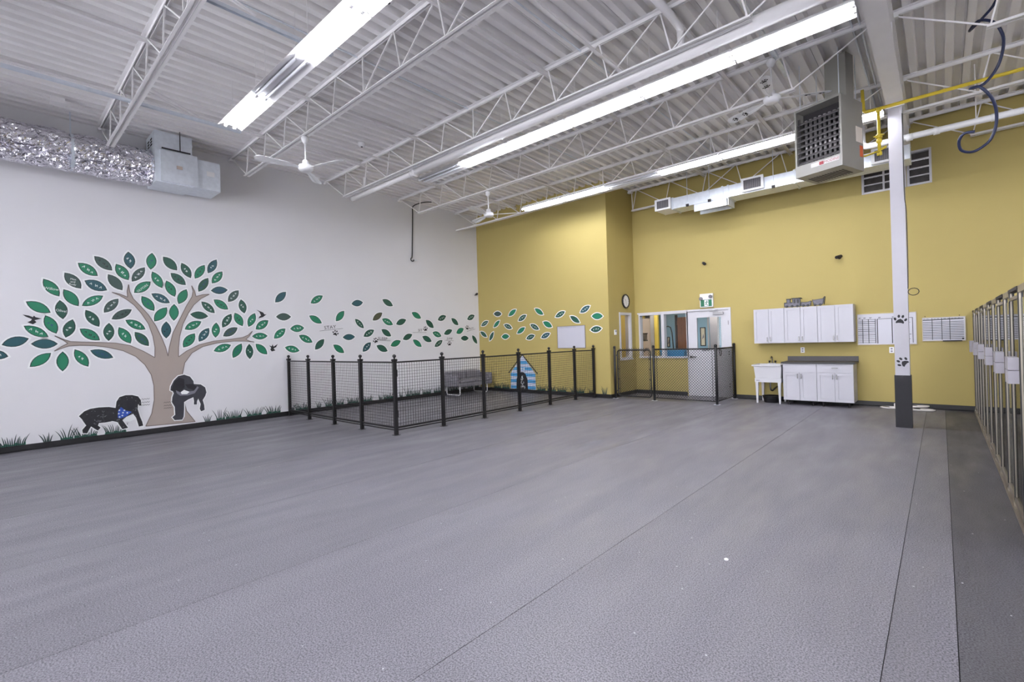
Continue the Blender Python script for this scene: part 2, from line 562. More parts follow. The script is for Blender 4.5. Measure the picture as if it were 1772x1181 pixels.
beam = thing('roof_beam', 'large white steel roof beam resting on the column', 'beam', (10.575, 3, 5.04))
MB().box(10.47, 10.68, YF, YB, 5.04, 5.058).build('bottom_flange', STEEL_WHITE, beam)
MB().box(10.565, 10.585, YF, YB, 5.058, 5.43).build('web_plate', STEEL_WHITE, beam)
MB().box(10.47, 10.68, YF, YB, 5.43, 5.45).build('top_flange', STEEL_WHITE, beam)
m = MB()
for y in JOIST_Y + [-0.6, -2.7, -4.8]:
    m.box(10.49, 10.565, y - 0.006, y + 0.006, 5.058, 5.43)
    m.box(10.585, 10.66, y - 0.006, y + 0.006, 5.058, 5.43)
m.build('stiffener_plates', STEEL_WHITE, beam)
for y in (-0.6, -2.7, -4.8):
    joist(y, 0.01, 10.56, 0.85, 9.57, 'white open-web roof joist over the open floor')

colm = thing('steel_column', 'white square steel column with charcoal padded foot', 'column', (10.57, 9.73, 0))
MB().box(10.48, 10.66, 9.64, 9.82, 0.0, 5.02).build('shaft', COLUMN_WHITE, colm)
MB().box(10.468, 10.672, 9.628, 9.832, 0.0, 0.82).build('floor_pad', CHARCOAL, colm)
MB().box(10.45, 10.69, 9.61, 9.85, 5.02, 5.039).build('cap_plate', STEEL_WHITE, colm)

# horizontal bridging between the joists
for x, lab in ((1.75, 'white bridging angle crossing the joists nearest the white wall'), (3.66, 'white bridging angle crossing the joists over the mural fans'),
               (6.78, 'white bridging angle crossing the joists at mid span'), (8.66, 'white bridging angle crossing the joists near the heater')):
    t = thing('joist_bridging', lab, 'bracing', (x, 3, ZD - 0.1), group='bridging angles')
    MB().box(x - 0.03, x + 0.03, YF, YB - 0.03, ZD - 0.068, ZD - 0.058).build('flange', STEEL_WHITE, t)
    MB().box(x - 0.03, x - 0.024, YF, YB - 0.03, ZD - 0.1, ZD - 0.068).build('leg_plate', STEEL_WHITE, t)
for x, lab in ((3.3, 'white lower bridging angle tying the bottom chords near the fans'), (8.0, 'white lower bridging angle tying the bottom chords by the drain pipe')):
    t = thing('joist_bridging', lab, 'bracing', (x, 3, 4.92), group='bridging angles')
    MB().box(x - 0.022, x + 0.022, 3.55, 5.66, 5.012, 5.018).build('flange', STEEL_WHITE, t)
    MB().box(x - 0.022, x - 0.017, 3.55, 5.66, 5.018, 5.05).build('leg_plate', STEEL_WHITE, t)

# ------------------------------------------------------------------ windows and door
def framed(name, fr, r, w=0.055, depth=0.03, glass=GLASS, sill=True):
    """white casing round an opening with a pane"""
    u0, u1, v0, v1 = r
    t = bpy.data.objects.new(name, None)
    COL.objects.link(t)
    t.location = fr.p((u0 + u1) / 2, v0, 0)
    ORG[t] = Vector(t.location)
    struct(t)
    e = .006
    for q in ((u0 - w, u0 + e, v0 - w, v1 + w), (u1 - e, u1 + w, v0 - w, v1 + w), (u0 + e, u1 - e, v1 - e, v1 + w), (u0 + e, u1 - e, v0 - w, v0 + e)):
        MB().plate(fr, rect(*q), -0.145, depth - 0.012).build('window_frame', TRIM, t)
    if sill:
        MB().plate(fr, rect(u0 - w, u1 + w, v0 - w, v0 - w + 0.03), -0.0, depth + 0.012).build('window_sill', TRIM, t)
    MB().plate(fr, rect(u0 + 0.007, u1 - 0.007, v0 + 0.007, v1 - 0.007), -0.064, -0.058).build('window_pane', glass, t)
    return t
framed('window_1', BACK, WIN_A, w=0.032)
framed('window_2', BACK, WIN_B, w=0.032)
framed('window_3', SIDE, WIN_S, w=0.06)
FRONT = Frame((0, YF, 0), (1, 0, 0), (0, 1, 0))
for k, q in enumerate(FILL_BAYS):  # unseen openings added as daylight fill, framed like the other windows
    framed('window_%d' % (6 + k), FRONT, q, w=0.05, sill=False)
MB().plate(BACK, rect(4.829, 6.21, 2.163, 2.2), 0.001, 0.02).build('trim_1', TRIM)['kind'] = 'structure'
DARK_PANE = mat('dusky_louvre_glass', (70, 66, 66), 0.25, var=0.5, scale=9)
for nm, r in (('window_4', WIN_H1), ('window_5', WIN_H2)):
    u0, u1, v0, v1 = r
    t = bpy.data.objects.new(nm, None)
    COL.objects.link(t)
    t.location = BACK.p((u0 + u1) / 2, v0, 0)
    ORG[t] = Vector(t.location)
    struct(t)
    for q in ((u0 - .025, u0 + .012, v0 - .025, v1 + .025), (u1 - .012, u1 + .025, v0 - .025, v1 + .025), (u0, u1, v1 - .012, v1 + .025), (u0, u1, v0 - .025, v0 + .012)):
        MB().plate(BACK, rect(*q), -0.08, 0.014).build('window_frame', TRIM, t)
    cols = [u0, u0 + 0.33, u1] if u1 - u0 > 0.5 else [u0, u1]
    for c in cols[1:-1]:
        MB().plate(BACK, rect(c - .015, c + .015, v0, v1), -0.06, 0.004).build('mullion', TRIM, t)
    rows = 4
    for i in range(rows):
        a, b = v0 + (v1 - v0) * i / rows, v0 + (v1 - v0) * (i + 1) / rows
        if i:
            MB().plate(BACK, rect(u0, u1, a - .009, a + .009), -0.05, 0.0).build('glazing_bar', TRIM, t)
        for c, d in zip(cols[:-1], cols[1:]):
            MB().plate(BACK, rect(c + .006, d - .006, a + .003, b - .003), -0.085, -0.075).build('window_pane', DARK_PANE, t)

door = bpy.data.objects.new('door_1', None)
COL.objects.link(door)
door.location = (6.72, YB, 0)
ORG[door] = Vector(door.location)
struct(door)
for q in ((6.198, 6.221, 0, 2.20), (7.219, 7.275, 0, 2.20), (6.221, 7.219, 2.151, 2.20)):
    MB().plate(BACK, rect(*q), -0.145, 0.018).build('door_frame', TRIM, door)
leafm = sheet_with_holes(MB(), 6.222, 7.218, 0.006, 2.148, [(6.447, 7.04, 1.18, 1.985)], lambda u, v, h: (u, YB + 0.012 + h, v), 0.044)
dl = leafm.build('door_leaf', TRIM, door)
for q in ((6.427, 6.449, 1.16, 2.005), (7.038, 7.06, 1.16, 2.005), (6.449, 7.038, 1.983, 2.005), (6.449, 7.038, 1.16, 1.182)):
    MB().plate(BACK, rect(*q), -0.014, -0.002).build('glazing_bead', TRIM, dl)
MB().plate(BACK, rect(6.448, 7.039, 1.181, 1.984), -0.036, -0.03).build('door_pane', GLASS, dl)
h = MB()
h.lathe([(0.028, 0), (0.028, 0.012), (0.012, 0.014), (0.012, 0.05)], (6.29, YB - 0.038, 1.0), 12, 'y')
h.bar((6.29, YB - 0.036, 1.0), (6.42, YB - 0.036, 1.0), 0.018)
h.build('door_handle', DARK, door)
for z in (0.25, 1.05, 1.78):
    MB().lathe([(0.011, 0), (0.011, 0.1)], (7.216, YB - 0.006, z), 8).build('hinge', DARK, door)
c = MB().box(6.87, 7.10, YB - 0.058, YB - 0.002, 2.045, 2.105)
c.bar((6.99, YB - 0.03, 2.112), (6.80, YB - 0.11, 2.118), 0.022, 0.012)
c.bar((6.80, YB - 0.11, 2.118), (6.98, YB - 0.02, 2.17), 0.022, 0.012)
c.build('door_closer', mat('grey_closer_case', (176, 174, 176), 0.4), door)

# ------------------------------------------------------------------ rooms seen through the glass
BLUE_WALL = mat('sky_blue_paint', (164, 204, 226), 0.7)
PINK_WALL = mat('pale_pink_paint', (226, 212, 212), 0.7)
LEMON = mat('lemon_paint', (232, 206, 96), 0.7)
struct(MB().box(2.2, 9.0, YB + 0.14, 15.6, -0.1, -0.005).build('floor_office', mat('office_tile', (150, 150, 154), 0.4)))
struct(MB().box(2.2, 9.0, YB + 0.14, 15.6, 2.65, 2.75).build('ceiling_office', WALL_WHITE))
struct(MB().box(4.05, 5.84, 14.6, 14.72, -0.005, 2.65).build('wall_office_back', BLUE_WALL))
struct(MB().box(6.13, 9.0, 14.6, 14.72, -0.005, 2.65).build('wall_office_back_right', BLUE_WALL))
struct(MB().box(2.2, 9.0, 15.48, 15.6, -0.005, 2.65).build('wall_office_far', PINK_WALL))
struct(MB().box(8.9, 9.0, YB + 0.14, 15.6, -0.005, 2.65).build('wall_office_right', BLUE_WALL))
struct(MB().box(2.2, 2.3, YB + 0.14, 15.6, -0.005, 2.65).build('wall_office_left', PINK_WALL))
struct(MB().box(2.3, 4.05, 14.02, 14.12, -0.005, 2.65).build('wall_office_yellow', LEMON))
for nm, q in (('trim_2', (5.82, 5.86, 0, 2.12)), ('trim_3', (6.11, 6.15, 0, 2.12)), ('trim_4', (5.82, 6.15, 2.12, 2.17))):
    struct(MB().box(q[0], q[1], 14.575, 14.62, q[2] - .005, q[3]).build(nm, TRIM))
pd = thing('office_door', 'pale pink interior door with dark notices behind the first window', 'door', (4.17, 13.5, 0))
MB().box(3.80, 4.55, 13.5, 13.545, 0.0, 2.1).build('leaf_panel', mat('pink_grey_door', (222, 210, 210), 0.5), pd)
for k in range(3):
    MB().box(4.28 + k * 0.045, 4.305 + k * 0.045, 13.488, 13.5, 1.44, 1.64).build('notice', INK, pd)
MB().box(4.26, 4.42, 13.486, 13.5, 1.63, 1.66).build('notice', INK, pd)
MB().box(4.26, 4.42, 13.486, 13.5, 1.42, 1.45).build('notice', INK, pd)
pf = Frame((0, 13.5, 0), (1, 0, 0), (0, -1, 0))
paw(MB(), pf, 4.28, 1.12, .1, .2, 0, .006).build('paw_print', INK, pd)
paw(MB(), pf, 4.39, 1.16, .1, -.2, 0, .006).build('paw_print', INK, pd)
gp = struct(MB().box(4.56, 4.67, 13.4, 13.5, 0.0, 2.65).build('trim_5', mat('grey_post_paint', (186, 184, 186), 0.5)))
yp = struct(MB().box(4.68, 4.79, 13.42, 13.5, 0.0, 2.65).build('wall_office_jamb', LEMON))
WOOD = mat('brown_barn_wood', (132, 88, 58), 0.6, var=0.25, scale=14)
bd = thing('barn_door', 'brown wooden sliding barn door on the blue office wall', 'door', (5.15, 14.5, 0))
for k in range(4):
    MB().box(4.93 + k * 0.14, 5.065 + k * 0.14, 14.5, 14.53, 0.02, 2.12).build('plank', WOOD, bd)
for z in (0.15, 1.0, 1.88):
    MB().box(4.93, 5.485, 14.475, 14.5, z, z + 0.14).build('rail', WOOD, bd)
MB().box(4.86, 4.925, 14.49, 14.55, 0.0, 2.2).build('side_trim', mat('dark_walnut', (60, 48, 46), 0.5), bd)
tag(MB().tube([(4.5, 14.57, 1.1), (4.5, 14.57, 1.75), (4.53, 14.565, 1.84), (4.6, 14.56, 1.86), (4.68, 14.565, 1.82), (4.72, 14.57, 1.65), (4.76, 14.57, 1.05)], 0.016, 8).build('leash', BLACK),
    'black leash looped over a hook on the blue office wall', 'leash')
def picture(name, x0, x1, z0, z1, label):
    t = thing(name, label, 'picture', ((x0 + x1) / 2, 14.58, z0))
    for q in ((x0, x0 + .022, z0, z1), (x1 - .022, x1, z0, z1), (x0, x1, z0, z0 + .022), (x0, x1, z1 - .022, z1)):
        MB().box(q[0], q[1], 14.575, 14.598, q[2], q[3]).build('frame_rail', BLACK, t)
    MB().box(x0 + .02, x1 - .02, 14.588, 14.597, z0 + .02, z1 - .02).build('print', mat('cream_paper', (236, 228, 206), 0.7), t)
    a, b = (x0 + x1) / 2, (z0 + z1) / 2
    MB().add([(a - .03, 14.586, b - .08), (a + .03, 14.586, b - .02), (a + .01, 14.586, b + .09)], [(0, 1, 2)]).build('sketch', INK_GREY, t)
picture('picture_frame', 5.60, 5.76, 1.22, 1.78, 'black framed print on the blue wall seen through the door glass')
picture('small_picture', 4.55, 4.64, 1.2, 1.52, 'small framed picture hanging below the leash hook')
bx_ = thing('storage_tub', 'blue plastic storage tub on the shelf inside the second window', 'tub', (5.6, 12.55, 0.0))
tub = MB()
tub.add([(5.35, 12.42, 1.0), (5.95, 12.42, 1.0), (5.95, 12.68, 1.0), (5.35, 12.68, 1.0), (5.31, 12.40, 1.15), (5.99, 12.40, 1.15), (5.99, 12.70, 1.15), (5.31, 12.70, 1.15)],
        [(0, 3, 2, 1), (0, 1, 5, 4), (1, 2, 6, 5), (2, 3, 7, 6), (3, 0, 4, 7)])
tub.build('tub_body', mat('blue_plastic', (54, 140, 190), 0.4), bx_)
MB().box(5.31, 5.99, 12.39, 12.71, 1.15, 1.165).build('tub_lid', mat('blue_plastic_lid', (84, 164, 208), 0.4), bx_)
sh = thing('office_shelf', 'white shelf under the office windows holding a blue tub', 'shelf', (5.6, 12.4, 0))
MB().box(5.0, 6.15, 12.245, 12.75, 0.97, 1.0).build('shelf_board', TRIM, sh)
for x in (5.02, 6.11):
    MB().box(x, x + 0.03, 12.3, 12.7, 0.0, 0.97).build('side_panel', TRIM, sh)
for x, y in ((4.9, 13.0), (6.6, 13.3), (6.0, 15.05)):  # unseen ceiling panels added to light the office
    t = thing('office_fill_light', 'square ceiling fill panel added unseen to light the office', 'light', (x, y, 2.6), group='added office fill lights')
    MB().box(x - .32, x + .32, y - .32, y + .32, 2.615, 2.65).build('light_tray', TRIM, t)
    MB().box(x - .28, x + .28, y - .28, y + .28, 2.605, 2.615).build('diffuser', mat('office_fill_diffuser', (255, 250, 240), 0.5, emit=OFFICE_STRENGTH), t)
# little room inside the box-out, seen through the narrow side window
struct(MB().box(3.0, 4.6, YA + .13, YB + .1, -0.01, -0.004).build('floor_closet', mat('office_tile', (150, 150, 154), 0.4)))
struct(MB().box(3.0, 4.62, YA + .13, YB + .1, 2.65, 2.7).build('ceiling_closet', WALL_WHITE))
struct(MB().box(2.9, 3.0, YA + .13, YB + .1, -0.01, 2.65).build('wall_closet', LEMON))
struct(MB().box(3.0, 4.62, YB + .0, YB + .1, -0.01, 2.65).build('wall_closet_back', LEMON))
t = thing('office_fill_light', 'square ceiling fill panel added unseen to light the small yellow room', 'light', (3.8, 11.4, 2.6), group='added office fill lights')  # unseen panel added to light the little room
MB().box(3.5, 4.1, 11.1, 11.7, 2.615, 2.65).build('light_tray', TRIM, t)
MB().box(3.55, 4.05, 11.15, 11.65, 2.605, 2.615).build('diffuser', MATS['office_fill_diffuser'], t)

# ================================================================== LIGHTS
def make_light(lit):
    t = thing('fluorescent_light', '', 'light')
    MB().box(-0.605, 0.605, -0.045, 0.045, 0.055, 0.11).build('housing', STEEL_WHITE, t, local=True)
    for s in (-1, 1):
        m = MB()
        m.add([(-0.605, s * 0.046, 0.078), (0.605, s * 0.046, 0.078), (0.605, s * 0.165, 0.008), (-0.605, s * 0.165, 0.008),
               (-0.605, s * 0.046, 0.082), (0.605, s * 0.046, 0.082), (0.605, s * 0.165, 0.012), (-0.605, s * 0.165, 0.012)],
              [(0, 1, 2, 3), (7, 6, 5, 4), (0, 4, 5, 1), (1, 5, 6, 2), (2, 6, 7, 3), (3, 7, 4, 0)])
        m.build('reflector', STEEL_WHITE, t, local=True)
        MB().tube([(-0.585, s * 0.06, 0.028), (0.585, s * 0.06, 0.028)], 0.018, 10).build('tube', TUBE_ON if lit else TUBE_OFF, t, smooth=True, local=True)
        for e in (-1, 1):
            MB().box(e * 0.597 - 0.012, e * 0.597 + 0.012, s * 0.06 - 0.016, s * 0.06 + 0.016, 0.004, 0.06).build('lampholder', PLASTIC_W, t, local=True)
    for x in (-0.45, 0.45):
        MB().bar((x, 0, 0.11), (x, 0, ZD - 4.885), 0.006).build('hanger', STEEL_WHITE, t, local=True)
    return t
ON, OFF = make_light(True), make_light(False)
first = {True: ON, False: OFF}
used = set()
def place_light(x, y, lit, label, group):
    o = first[lit] if lit not in used else copy_tree(first[lit])
    used.add(lit)
    o.location = (x, y, 4.885)
    tag(o, label, 'light', group)
ORD = ['first', 'second', 'third', 'fourth', 'fifth', 'sixth', 'seventh']
ROWS = ((2.57, [1, 0, 1, 1, 1, 1], 'in row by the foil duct', 'fluorescent row near the foil duct'),
        (6.16, [0, 1, 1, 1, 1, 1], 'in row by the drain pipe', 'fluorescent row by the drain pipe'),
        (9.40, [1, 1, 0, 1, 1, 1], 'in row by the yellow wall', 'fluorescent row by the yellow wall'))
for y, st, wh, g in ROWS:
    for k, s in enumerate(st):
        place_light(3.1 + 1.225 * k + 0.61, y, bool(s), ('lit' if s else 'unlit') + ' fluorescent fixture, ' + ORD[k] + ' from the white wall, ' + wh, g)
for y in (-1.0, -4.4):  # unseen fixtures added behind the camera to light the hall
    for k in range(6):
        if k % 2 == 0:
            place_light(3.1 + 1.225 * k + 0.61, y, True, 'lit two-tube fluorescent fixture added unseen to light the open floor', 'added fluorescent rows over the open floor')
for y in (-3.0, 1.5, 5.0, 8.4):  # unseen fixtures added over the right bay for their light
    for x in (13.2, 14.425):
        place_light(x, y, True, 'lit two-tube fluorescent fixture added unseen for light above the kennels', 'added fluorescent rows above the kennels')

# light struts of the first row
for x, y1 in ((2.72, 2.86), (5.68, 2.88)):
    t = thing('light_strut', 'long steel strut channel carrying the ' + ('end' if x < 3 else 'middle') + ' of the light row by the duct', 'strut', (x, 1, 5.02))
    MB().box(x - .021, x + .021, YF, y1, 5.052, 5.056).build('strut_back', GALV, t)
    for s in (-1, 1):
        MB().box(x + s * .0205 - .0015, x + s * .0205 + .0015, YF, y1, 5.015, 5.052).build('strut_wall', GALV, t)
t = thing('strut_brace', 'white braced hanger between the roof joist and light strut', 'bracing', (3.0, 1.7, 5.0))
for dx in (-.06, .06):
    MB().bar((3.35 + dx, 1.5, 5.0), (2.74, 2.2 + dx, 5.08), 0.03, 0.008).build('brace_strap', STEEL_WHITE, t)
t = thing('strut_brace', 'white braced hanger from the deck to the middle light strut', 'bracing', (5.6, 1.6, 5.05))
for dx in (-.08, .08):
    MB().bar((5.4 + dx, 1.15 + dx, ZD - .01), (5.68, 2.02, 5.085), 0.03, 0.008).build('brace_strap', STEEL_WHITE, t)

# ================================================================== FANS
def fan(x, y, zc, zh, angles, label, paws=False, lean=0.0):
    t = thing('ceiling_fan', label, 'fan', (x, y, zh), group='white ceiling fans')
    MB().lathe([(0.045, zc - zh), (0.062, zc - zh - .03), (0.05, zc - zh - .085), (0.02, zc - zh - .12)], (0, 0, 0), 16).build('canopy', PLASTIC_W, t, True, True)
    MB().tube([(0, 0, zc - zh - .1), (0, 0, 0.1)], 0.012, 10).build('rod', PLASTIC_W, t, True, True)
    MB().lathe([(0.03, 0.15), (0.05, 0.13), (0.05, 0.07), (0.105, 0.06), (0.115, 0.035), (0.115, 0.0), (0.09, -0.03), (0.03, -0.035)], (0, 0, 0), 24).build('motor_housing', PLASTIC_W, t, True, True)
    for k, a in enumerate(angles):
        m = MB()
        ca, sa = math.cos(R(a)), math.sin(R(a))
        def P(r, w, z): return (r * ca - w * sa, r * sa + w * ca, z)
        tilt = 0.22
        prof = [(0.10, .022), (0.20, .03), (0.27, .06), (0.45, .07), (0.62, .082), (0.70, .078), (0.745, .055), (0.762, .02)]
        cols = (-1, -.35, -.3, .3, .35, 1)
        vs = []
        for zz in (0, -0.004):
            for r, w in prof:
                for c in cols:
                    rib = 0.006 if abs(c) < .33 else 0
                    vs.append(P(r, w * c, 0.02 + w * c * tilt + rib + zz))
        nr, nc = len(prof), len(cols)
        fs = []
        for i in range(nr - 1):
            for j in range(nc - 1):
                q = (i * nc + j, i * nc + j + 1, (i + 1) * nc + j + 1, (i + 1) * nc + j)
                fs += [q, tuple(nr * nc + z for z in q[::-1])]
        for i in range(nr - 1):
            for j in (0, nc - 1):
                fs.append((i * nc + j, (i + 1) * nc + j, nr * nc + (i + 1) * nc + j, nr * nc + i * nc + j))
        m.add(vs, fs)
        bl = m.build('blade', PLASTIC_W, t, False, True)
        if paws:
            for rr in (0.46, 0.64):
                pm = MB()
                ff = Frame((0, 0, 0), (1, 0, 0), (0, 0, -1))
                tmp = MB()
                paw(tmp, ff, 0, 0, 0.09, 0, 0, 0.001)
                n0 = [P(rr + v[2], v[0], 0.0125 + v[0] * tilt) for v in tmp.v]
                pm.add(n0, tmp.f)
                pm.build('paw_print', INK, bl, False, True)
    return t
fan(3.42, 3.575, 4.965, 4.43, (-95, 20, 140), 'white three-blade ceiling fan hanging above the tree mural')
fan(3.44, 7.769, 4.965, 4.41, (-78, 35, 163), 'white three-blade ceiling fan hanging near the wall corner')
fan(9.29, 7.70, 5.50, 4.90, (155, 275, 28), 'white ceiling fan with black paw prints on its blades', True)

# ================================================================== HEATER, PIPES, DUCTS
ht = thing('unit_heater', 'large grey gas unit heater with louvred front hanging by the column', 'heater', (9.46, 8.244, 3.856), R(-17.66))
HW, HD, HH = 0.637, 0.609, 1.004
c = MB()
c.box(0, 0.025, 0, HD, 0, HH)
c.box(HW - 0.025, HW, 0, HD, 0, HH)
c.box(0.025, HW - 0.025, 0, HD, HH - 0.03, HH)
c.box(0.025, HW - 0.025, 0.0, HD, 0, 0.03)
c.box(0.025, HW - 0.025, HD - 0.02, HD, 0.03, HH - 0.03)
c.box(0.025, HW - 0.025, 0.0, 0.03, 0.03, 0.17)
c.build('casing', HEATER, ht, local=True)
MB().box(0.026, HW - 0.026, 0.2, 0.21, 0.17, HH - 0.031).build('dark_back', DARK, ht, local=True)
for k in range(8):
    x = 0.10 + k * 0.065
    MB().tube([(x, 0.13, 0.17), (x, 0.13, HH - 0.15)], [0.02, 0.02], 8).build('heat_tube', mat('aluminised_tube', (206, 202, 204), 0.35, 0.5), ht, True, True)
for k in range(8):
    z = 0.185 + k * 0.083
    MB().add([(0.026, 0.012, z), (HW - 0.026, 0.012, z), (HW - 0.026, 0.085, z + 0.052), (0.026, 0.085, z + 0.052),
              (0.026, 0.012, z + 0.008), (HW - 0.026, 0.012, z + 0.008), (HW - 0.026, 0.085, z + 0.060), (0.026, 0.085, z + 0.060)],
             [(0, 3, 2, 1), (4, 5, 6, 7), (0, 1, 5, 4), (1, 2, 6, 5), (2, 3, 7, 6), (3, 0, 4, 7)]).build('louvre_blade', mat('dark_louvre_enamel', (92, 88, 90), 0.45), ht, local=True)
m = MB()
for x in (0.05, 0.07):
    m.box(x, x + 0.006, 0.01, 0.016, 0.175, 0.86)
m.build('louvre_link', DARK, ht, local=True)
HF = Frame((0, 0, 0), (1, 0, 0), (0, -1, 0))
ORG_save = ORG[ht]
ORG[ht] = Vector((0, 0, 0))
lp = MB().plate(HF, rect(0.22, 0.60, 0.085, 0.145), 0, 0.004).build('nameplate', mat('nameplate_white', (196, 192, 192), 0.4), ht, local=True)
ORG[lp] = Vector((0, 0, 0))
MB().plate(HF, rect(0.335, 0.395, 0.092, 0.138), 0.004, 0.006).build('red_badge', mat('logo_red', (138, 16, 30), 0.4), lp, local=True)
text('nameplate_lettering', 'MODINE', 0.052, HF, 0.50, 0.115, 0, MATS['logo_red'], lp, 0.006, 1.0)
HS = Frame((HW, 0, 0), (0, 1, 0), (1, 0, 0))
MB().plate(HS, rect(0.40, 0.585, 0.40, 0.62), 0, 0.003).build('rating_label', mat('paper_label', (226, 216, 206), 0.6), ht, local=True)
MB().plate(HS, rect(0.50, 0.585, 0.20, 0.36), 0, 0.003).build('warning_label', mat('orange_label', (206, 92, 40), 0.5), ht, local=True)
ORG[ht] = ORG_save
m = MB()
for k in range(13):
    m.box(0.07 + k * 0.038, 0.088 + k * 0.038, 0.2, 0.5, -0.004, -0.001)
m.build('bottom_vents', DARK, ht, local=True)
MB().box(0.30, 0.58, 0.28, 0.5, HH, 5.548 - 3.856).build('flue_duct', HEATER, ht, local=True)
for x, y in ((0.05, 0.08), (0.58, 0.08), (0.05, 0.55), (0.58, 0.55)):
    MB().bar((x, y, HH), (x, y, 5.548 - 3.856), 0.01).build('hanger_rod', GALV, ht, local=True)

def elbow(a, b, c, r, n=5):
    a, b, c = Vector(a), Vector(b), Vector(c)
    p, q = b + (a - b).normalized() * r, b + (c - b).normalized() * r
    return [tuple(p * (1 - t) ** 2 + b * 2 * t * (1 - t) + q * t * t) for t in [i / n for i in range(n + 1)]]

GY, GZ = 9.06, 4.86
gp = thing('gas_pipe', 'yellow gas pipe running under the beam to the heater', 'pipe', (10.4, 9.38, 4.1))
MB().tube([(XR - .03, GY, GZ), (10.36, GY, GZ)], 0.024, 12).build('main_run', YELLOW_PIPE, gp, True)
MB().tube([(10.405, GY, GZ), (10.405, GY, 4.17)], 0.021, 12).build('drop_leg', YELLOW_PIPE, gp, True)
MB().tube([(10.39, GY, GZ)] + elbow((10.39, GY, GZ), (10.23, GY - .02, GZ), (10.22, GY - .02, 5.4), .05) + [(10.22, GY - .02, 5.20)], 0.023, 10).build('riser', YELLOW_PIPE, gp, True)
for z, r in ((4.84, .035), (4.45, .041), (4.38, .035), (4.19, .033)):
    MB().lathe([(r * .7, -.03), (r, -.022), (r, .022), (r * .7, .03)], (10.405, GY, z), 12).build('fitting', YELLOW_PIPE, gp, True)
MB().bar((10.34, GY - .03, 4.45), (10.47, GY - .03, 4.45), 0.02, 0.012).build('valve_handle', YELLOW_PIPE, gp)
MB().tube([(10.405, GY, 4.21), (10.38, 8.95, 4.19), (10.26, 8.72, 4.10), (10.235, 8.64, 4.09)], 0.014, 8).build('heater_branch', YELLOW_PIPE, gp, True)
MB().tube([(10.405, GY, 4.24), (10.49, GY, 4.27)], 0.018, 8).build('side_stub', YELLOW_PIPE, gp, True)

dp = thing('drain_pipe', 'long white roof drain pipe running beside the light row', 'pipe', (5, 5.83, 4.9))
MB().tube([(0.93, 5.83, 4.95), (3.35, 5.83, 4.96)], 0.055, 14).build('pipe_run', STEEL_WHITE, dp, True)
MB().tube([(3.35, 5.83, 4.97), (10.46, 5.83, 5.0)], 0.085, 16).build('pipe_run', STEEL_WHITE, dp, True)
MB().lathe([(.07, -.08), (.075, -.08), (.075, -.04), (.068, -.04), (.068, .04), (.1, .04), (.1, .08), (.07, .08)], (3.3, 5.83, 4.962), 16, 'x').build('coupling', STEEL_WHITE, dp, True)
for x in (1.49, 8.73):
    MB().tube([(x, 5.83, 5.0), (x, 5.83, 5.30)], 0.045, 12).build('stub_pipe', STEEL_WHITE, dp, True)
MB().tube([(8.73, 5.83, 5.28), (8.73, 5.8, 5.33), (8.72, 5.6, 5.365), (8.7, 4.3, 5.37)], 0.045, 12).build('offset_pipe', STEEL_WHITE, dp, True)

vp = thing('vent_pipe', 'white plastic vent pipe with an elbow behind the column', 'pipe', (10.4, 10.2, 4.6))
MB().tube([(XR, 10.2, 4.655), (10.25, 10.2, 4.685)] + elbow((10.4, 10.2, 4.685), (10.1, 10.2, 4.69), (10.08, 10.2, 5.0), .09) + [(10.085, 10.2, 5.54)], 0.05, 14).build('pipe_run', PLASTIC_W, vp, True)
for x in (10.72, 11.05, 11.7):
    MB().lathe([(.05, -.04), (.058, -.04), (.058, .04), (.05, .04)], (x, 10.2, 4.675), 14, 'x').build('coupling', PLASTIC_W, vp, True)
for x in (11.5,):
    MB().bar((x, 10.2, 4.72), (x, 10.2, ZD), 0.012).build('pipe_hanger', STEEL_WHITE, vp)

pts = [(11.62, 7.75, 5.54), (11.597, 8.0, 5.355), (11.48, 8.12, 5.25), (11.37, 8.1, 5.143), (11.44, 7.95, 5.16), (11.555, 7.9, 5.074), (11.62, 7.92, 4.95), (11.646, 8.0, 4.819), (11.60, 8.1, 4.62), (11.481, 8.1, 4.457),
       (11.355, 8.0, 4.409), (11.42, 7.92, 4.38), (11.478, 7.9, 4.302), (11.54, 7.94, 4.19), (11.57, 8.0, 4.061), (11.565, 8.06, 3.9), (11.516, 8.1, 3.768), (11.42, 8.1, 3.69), (11.339, 8.05, 3.664), (11.26, 8.0, 3.70), (11.245, 7.95, 3.798), (11.29, 7.92, 3.865), (11.381, 7.9, 3.854)]
def smooth_path(p, k=4):
    out = []
    for i in range(len(p) - 1):
        a, b, c, d = (Vector(p[max(0, min(len(p) - 1, j))]) for j in (i - 1, i, i + 1, i + 2))
        for s in range(k):
            t = s / k
            out.append(tuple(0.5 * ((2 * b) + (c - a) * t + (2 * a - 5 * b + 4 * c - d) * t * t + (3 * b - a - 3 * c + d) * t ** 3)))
    return out + [p[-1]]
tag(MB().tube(smooth_path(pts), 0.016, 8).build('air_hose', NAVY, smooth=True), 'navy blue coiled air hose hanging from the roof by the column', 'hose')

